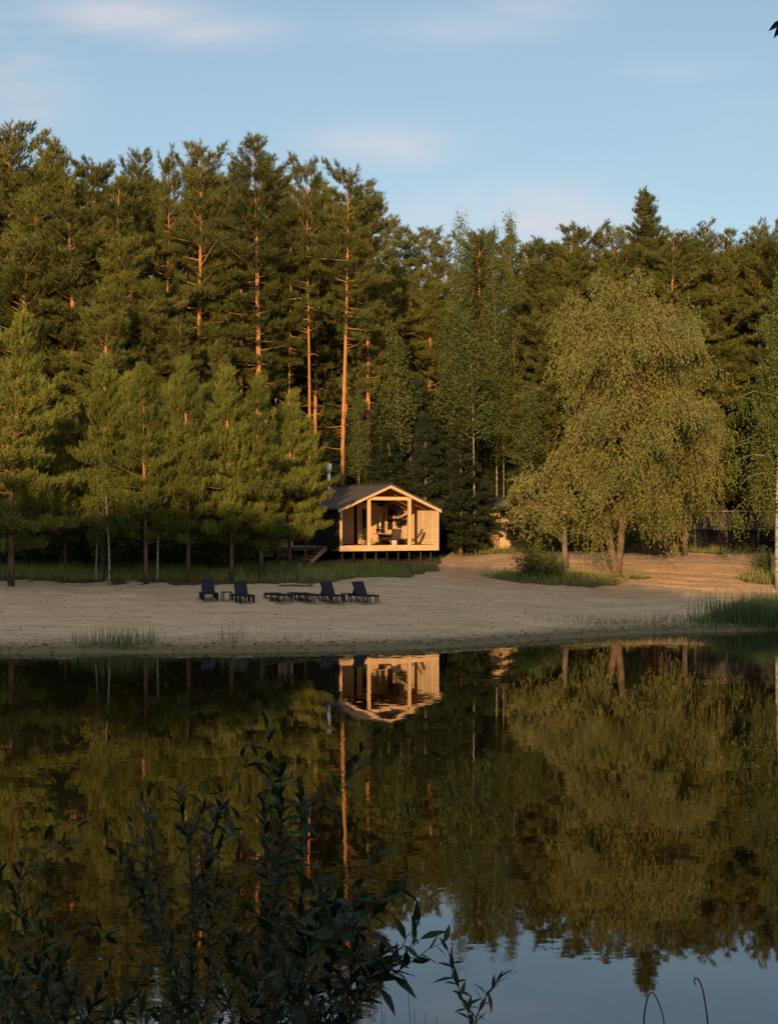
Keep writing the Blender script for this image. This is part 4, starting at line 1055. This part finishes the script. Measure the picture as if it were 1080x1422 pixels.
# curled dry stems
for pts, lab in (([(893, 1450), (893, 1410), (897, 1388), (901, 1377), (907, 1378), (913, 1390), (920, 1410), (924, 1450)], 'dry stem bent over in a hairpin above the water'),
                 ([(984, 1450), (980, 1405), (975, 1375), (970, 1360), (965, 1356), (962, 1361), (965, 1367)], 'dry stem curled like a crook at its tip')):
    D = 5.0; P_ = np.array([(PX(a_, D), D, PZ(b_, D)) for a_, b_ in pts]); f = P_[0].copy(); f[2] = ground(f[0], D)
    o = thing('dry_stem', f, lab, 'stem'); o.empty_display_size = .05
    ln = np.vstack([[f], P_]) - f; s = np.linspace(0, len(ln)-1, 40); ln = np.stack([np.interp(s, np.arange(len(ln)), ln[:, j]) for j in range(3)], 1)
    for _ in range(2): ln[1:-1] = (ln[:-2] + 2*ln[1:-1] + ln[2:])/4
    MB().tube(ln, np.linspace(.0035, .002, 40), 6).build('stem', M['dry'], o, True)
    k = np.argmax(ln[:, 2]); sl = MB()
    lance_leaves(sl, ln[[k-1, k+1]], [[.5, 0, -.8], [.8, .2, -.6]], np.tile([0, 0, 1.], (2, 1)), [.022, .018], [.006, .005]); sl.build('withered_leaf', M['dry'], o)
mb = MB()
for px, top, ln_ in ((527, 1372, -8), (566, 1373, -6), (513, 1395, 3), (575, 1408, 4), (590, 1412, -5), (533, 1412, 6), (606, 1416, 2)):
    D = 5.0; x0 = PX(px - ln_, D); x1 = PX(px, D); zb = ground(x0, D); s = np.linspace(0, 1, 8)[:, None]
    mb.tube(np.array([x0, D, zb]) + (np.array([x1, D+.05, PZ(top, D)]) - [x0, D, zb])*s + np.array([.01, 0, 0])*np.sin(s*3), np.linspace(.003, .0008, 8), 4)
go = mb.build('grass_blades', M['reed']); tag(go, 'few thin grass blades poking up beside the small sprig', 'grass', kind='stuff')
# twig with dark leaves hanging into the picture corner from a branch overhead
D = 5.0; P_ = np.array([(PX(a_, D), D, PZ(b_, D)) for a_, b_ in ((1180, -60), (1130, -10), (1100, 15), (1082, 28))])
f = P_[0]; o = thing('hanging_twig', f, 'dark twig with pointed leaves hanging into the upper corner of the sky', 'twig')
MB().tube(P_ - f, [.006, .004, .003, .002], 6).build('stem', M['stem'], o, True)
fm = MB(); tipz = P_[-1] - f
lance_leaves(fm, [tipz + [.012, 0, .005], tipz + [.01, .003, -.004], tipz + [.03, 0, .02], tipz + [.05, 0, .03], tipz + [.09, .02, .05]], [[-.62, 0, -.5], [-.35, .1, -.75], [-.15, .3, -1], [.5, .2, -.9], [-.3, -.2, -.9]], np.tile([.5, -.8, .4], (5, 1)), [.062, .058, .07, .08, .09], [.02, .022, .026, .03, .03])
fm.build('foliage', M['sapling'], o)

# ------------------------------------------------------------------ the wood on the near bank that shades the beach
mb = MB(); sa = R(SUN_AZ); te = math.tan(R(SUN_EL))
PPl, DDl = [], []
X0 = np.arange(-75, 60, 1.0)
for x0 in X0:
    # shadow edge height wanted where this column of the wood falls on the far shore
    for yb in (-26.0, -30.0):
        xs = x0 + math.tan(sa)*(82 - yb)
        dist = (82 - yb)/math.cos(sa)
        zt = np.interp(xs, [-40, -16, -10, -4, 0, 3, 6, 10, 15, 21, 40], [5.0, 4.0, 3.9, 3.5, 3.1, 3.1, 3.0, 2.0, .3, -2.5, -3.0])
        top = zt + dist*te + rng.normal(0, .35)
        n = int(46*max(1, top-3)/4)
        zz = 3 + (top-3)*rng.uniform(0, 1, n)**.8
        pts = np.stack([x0 + rng.normal(0, .8, n), yb + rng.normal(0, 1.0, n), zz], 1)
        PPl.append(pts); DDl.append(rng.normal(0, 1, pts.shape))
leaves(mb, np.vstack(PPl), np.vstack(DDl), 1.3, 1.1)
for x0 in np.arange(-75, 60, 5.0): mb.tube([(x0, -28, ground(x0, -28)-.2), (x0+.3, -28, 12)], [.25, .1], 6)
go = mb.build('wood', M['farwood']); tag(go, 'dense wood on the near bank behind the viewer', 'wood', kind='stuff')

# ------------------------------------------------------------------ light, sky, camera
sd = bpy.data.lights.new('sun', 'SUN'); so = bpy.data.objects.new('sun', sd); COL.objects.link(so)
sd.energy = 4.5; sd.angle = R(.5); sd.color = (1.0, .60, .27)
to_sun = Vector((-math.sin(R(SUN_AZ))*math.cos(R(SUN_EL)), -math.cos(R(SUN_AZ))*math.cos(R(SUN_EL)), math.sin(R(SUN_EL))))
so.rotation_euler = to_sun.to_track_quat('Z', 'Y').to_euler(); so.location = to_sun*60

W = bpy.data.worlds.new('World'); S.world = W; W.use_nodes = True
nt = W.node_tree; bg = nt.nodes['Background']; wo = nt.nodes['World Output']
sky = N(nt, 'ShaderNodeTexSky', sky_type='NISHITA'); sky.sun_disc = False
sky.sun_elevation = R(SUN_EL); sky.sun_rotation = R(180 + SUN_AZ); sky.air_density = 1.0; sky.dust_density = .6; sky.ozone_density = 1.0
tc = N(nt, 'ShaderNodeTexCoord'); sp = N(nt, 'ShaderNodeSeparateXYZ'); nt.links.new(tc.outputs['Generated'], sp.inputs[0])
yy = math_(nt, 'MAXIMUM', math_(nt, 'ABSOLUTE', sp.outputs[1]), .05)
u = math_(nt, 'DIVIDE', sp.outputs[0], yy); v = math_(nt, 'DIVIDE', sp.outputs[2], yy)
cb_ = N(nt, 'ShaderNodeCombineXYZ'); nt.links.new(u, cb_.inputs[0]); nt.links.new(v, cb_.inputs[1])
rot = N(nt, 'ShaderNodeMapping'); rot.inputs['Rotation'].default_value = (0, 0, R(-14)); rot.inputs['Scale'].default_value = (5, 17, 1); nt.links.new(cb_.outputs[0], rot.inputs[0])
nz = noise_(nt, rot.outputs[0], 1.0, 6, .58)
cl = None
for px, py, rx, ry, k in ((150, 18, 130, 30, .85), (20, 95, 75, 75, .85), (280, 42, 100, 24, .6), (530, 205, 100, 32, .85), (640, 40, 110, 24, .6), (740, 5, 70, 24, .6), (770, 300, 110, 45, .8), (600, 290, 140, 40, .55), (940, 95, 90, 16, .25), (1040, 180, 90, 40, .25)):
    a_ = math_(nt, 'DIVIDE', math_(nt, 'SUBTRACT', u, (px-540)/F), rx/F)
    b_ = math_(nt, 'DIVIDE', math_(nt, 'SUBTRACT', v, (Y0-py)/F), ry/F)
    e = math_(nt, 'EXPONENT', math_(nt, 'MULTIPLY', math_(nt, 'ADD', math_(nt, 'MULTIPLY', a_, a_), math_(nt, 'MULTIPLY', b_, b_)), -.8))
    e = math_(nt, 'MULTIPLY', e, k)
    cl = e if cl is None else math_(nt, 'MAXIMUM', cl, e)
wisp = N(nt, 'ShaderNodeMapRange'); wisp.inputs[1].default_value = .36; wisp.inputs[2].default_value = .66; nt.links.new(nz, wisp.inputs[0])
cf = math_(nt, 'MULTIPLY', cl, wisp.outputs[0])
tint = mixc(nt, 1.0, sky.outputs[0], (.94, .95, .95), 'MULTIPLY')
tint = mixc(nt, .35, tint, (2.65, 3.75, 4.55))      # thin even veil of high cloud
cloud = mixc(nt, cf, tint, (4.7, 4.6, 4.85))
# unseen bright cloud added overhead and behind the camera to lift the shaded sand
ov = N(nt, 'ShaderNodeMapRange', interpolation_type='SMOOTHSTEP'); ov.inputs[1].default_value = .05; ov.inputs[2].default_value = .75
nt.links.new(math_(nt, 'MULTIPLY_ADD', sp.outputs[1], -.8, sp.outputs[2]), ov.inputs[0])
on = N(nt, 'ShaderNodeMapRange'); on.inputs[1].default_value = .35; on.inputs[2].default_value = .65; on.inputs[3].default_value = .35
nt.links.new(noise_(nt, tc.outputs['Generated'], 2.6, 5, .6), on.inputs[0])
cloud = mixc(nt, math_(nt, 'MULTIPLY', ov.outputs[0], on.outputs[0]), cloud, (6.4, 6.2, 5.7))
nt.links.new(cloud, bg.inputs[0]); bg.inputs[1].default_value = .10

cd = bpy.data.cameras.new('camera'); co = bpy.data.objects.new('camera', cd); COL.objects.link(co)
cd.sensor_fit = 'VERTICAL'; cd.sensor_height = 36; cd.sensor_width = 36; cd.lens = 36*F/1422
co.location = (0, 0, H); co.rotation_euler = (R(90 + math.degrees(math.atan(9/F))), 0, 0)
cd.clip_start = .05; cd.clip_end = 2000
S.camera = co
S.view_settings.view_transform = 'Standard'; S.view_settings.look = 'None'; S.view_settings.gamma = 1; S.view_settings.exposure = .6
S.view_settings.use_curve_mapping = False
S.render.engine = 'CYCLES'
c = S.cycles; c.max_bounces = 6; c.diffuse_bounces = 3; c.glossy_bounces = 3; c.transmission_bounces = 3
c.use_denoising = True; c.caustics_reflective = False; c.caustics_refractive = False; c.sample_clamp_indirect = 4
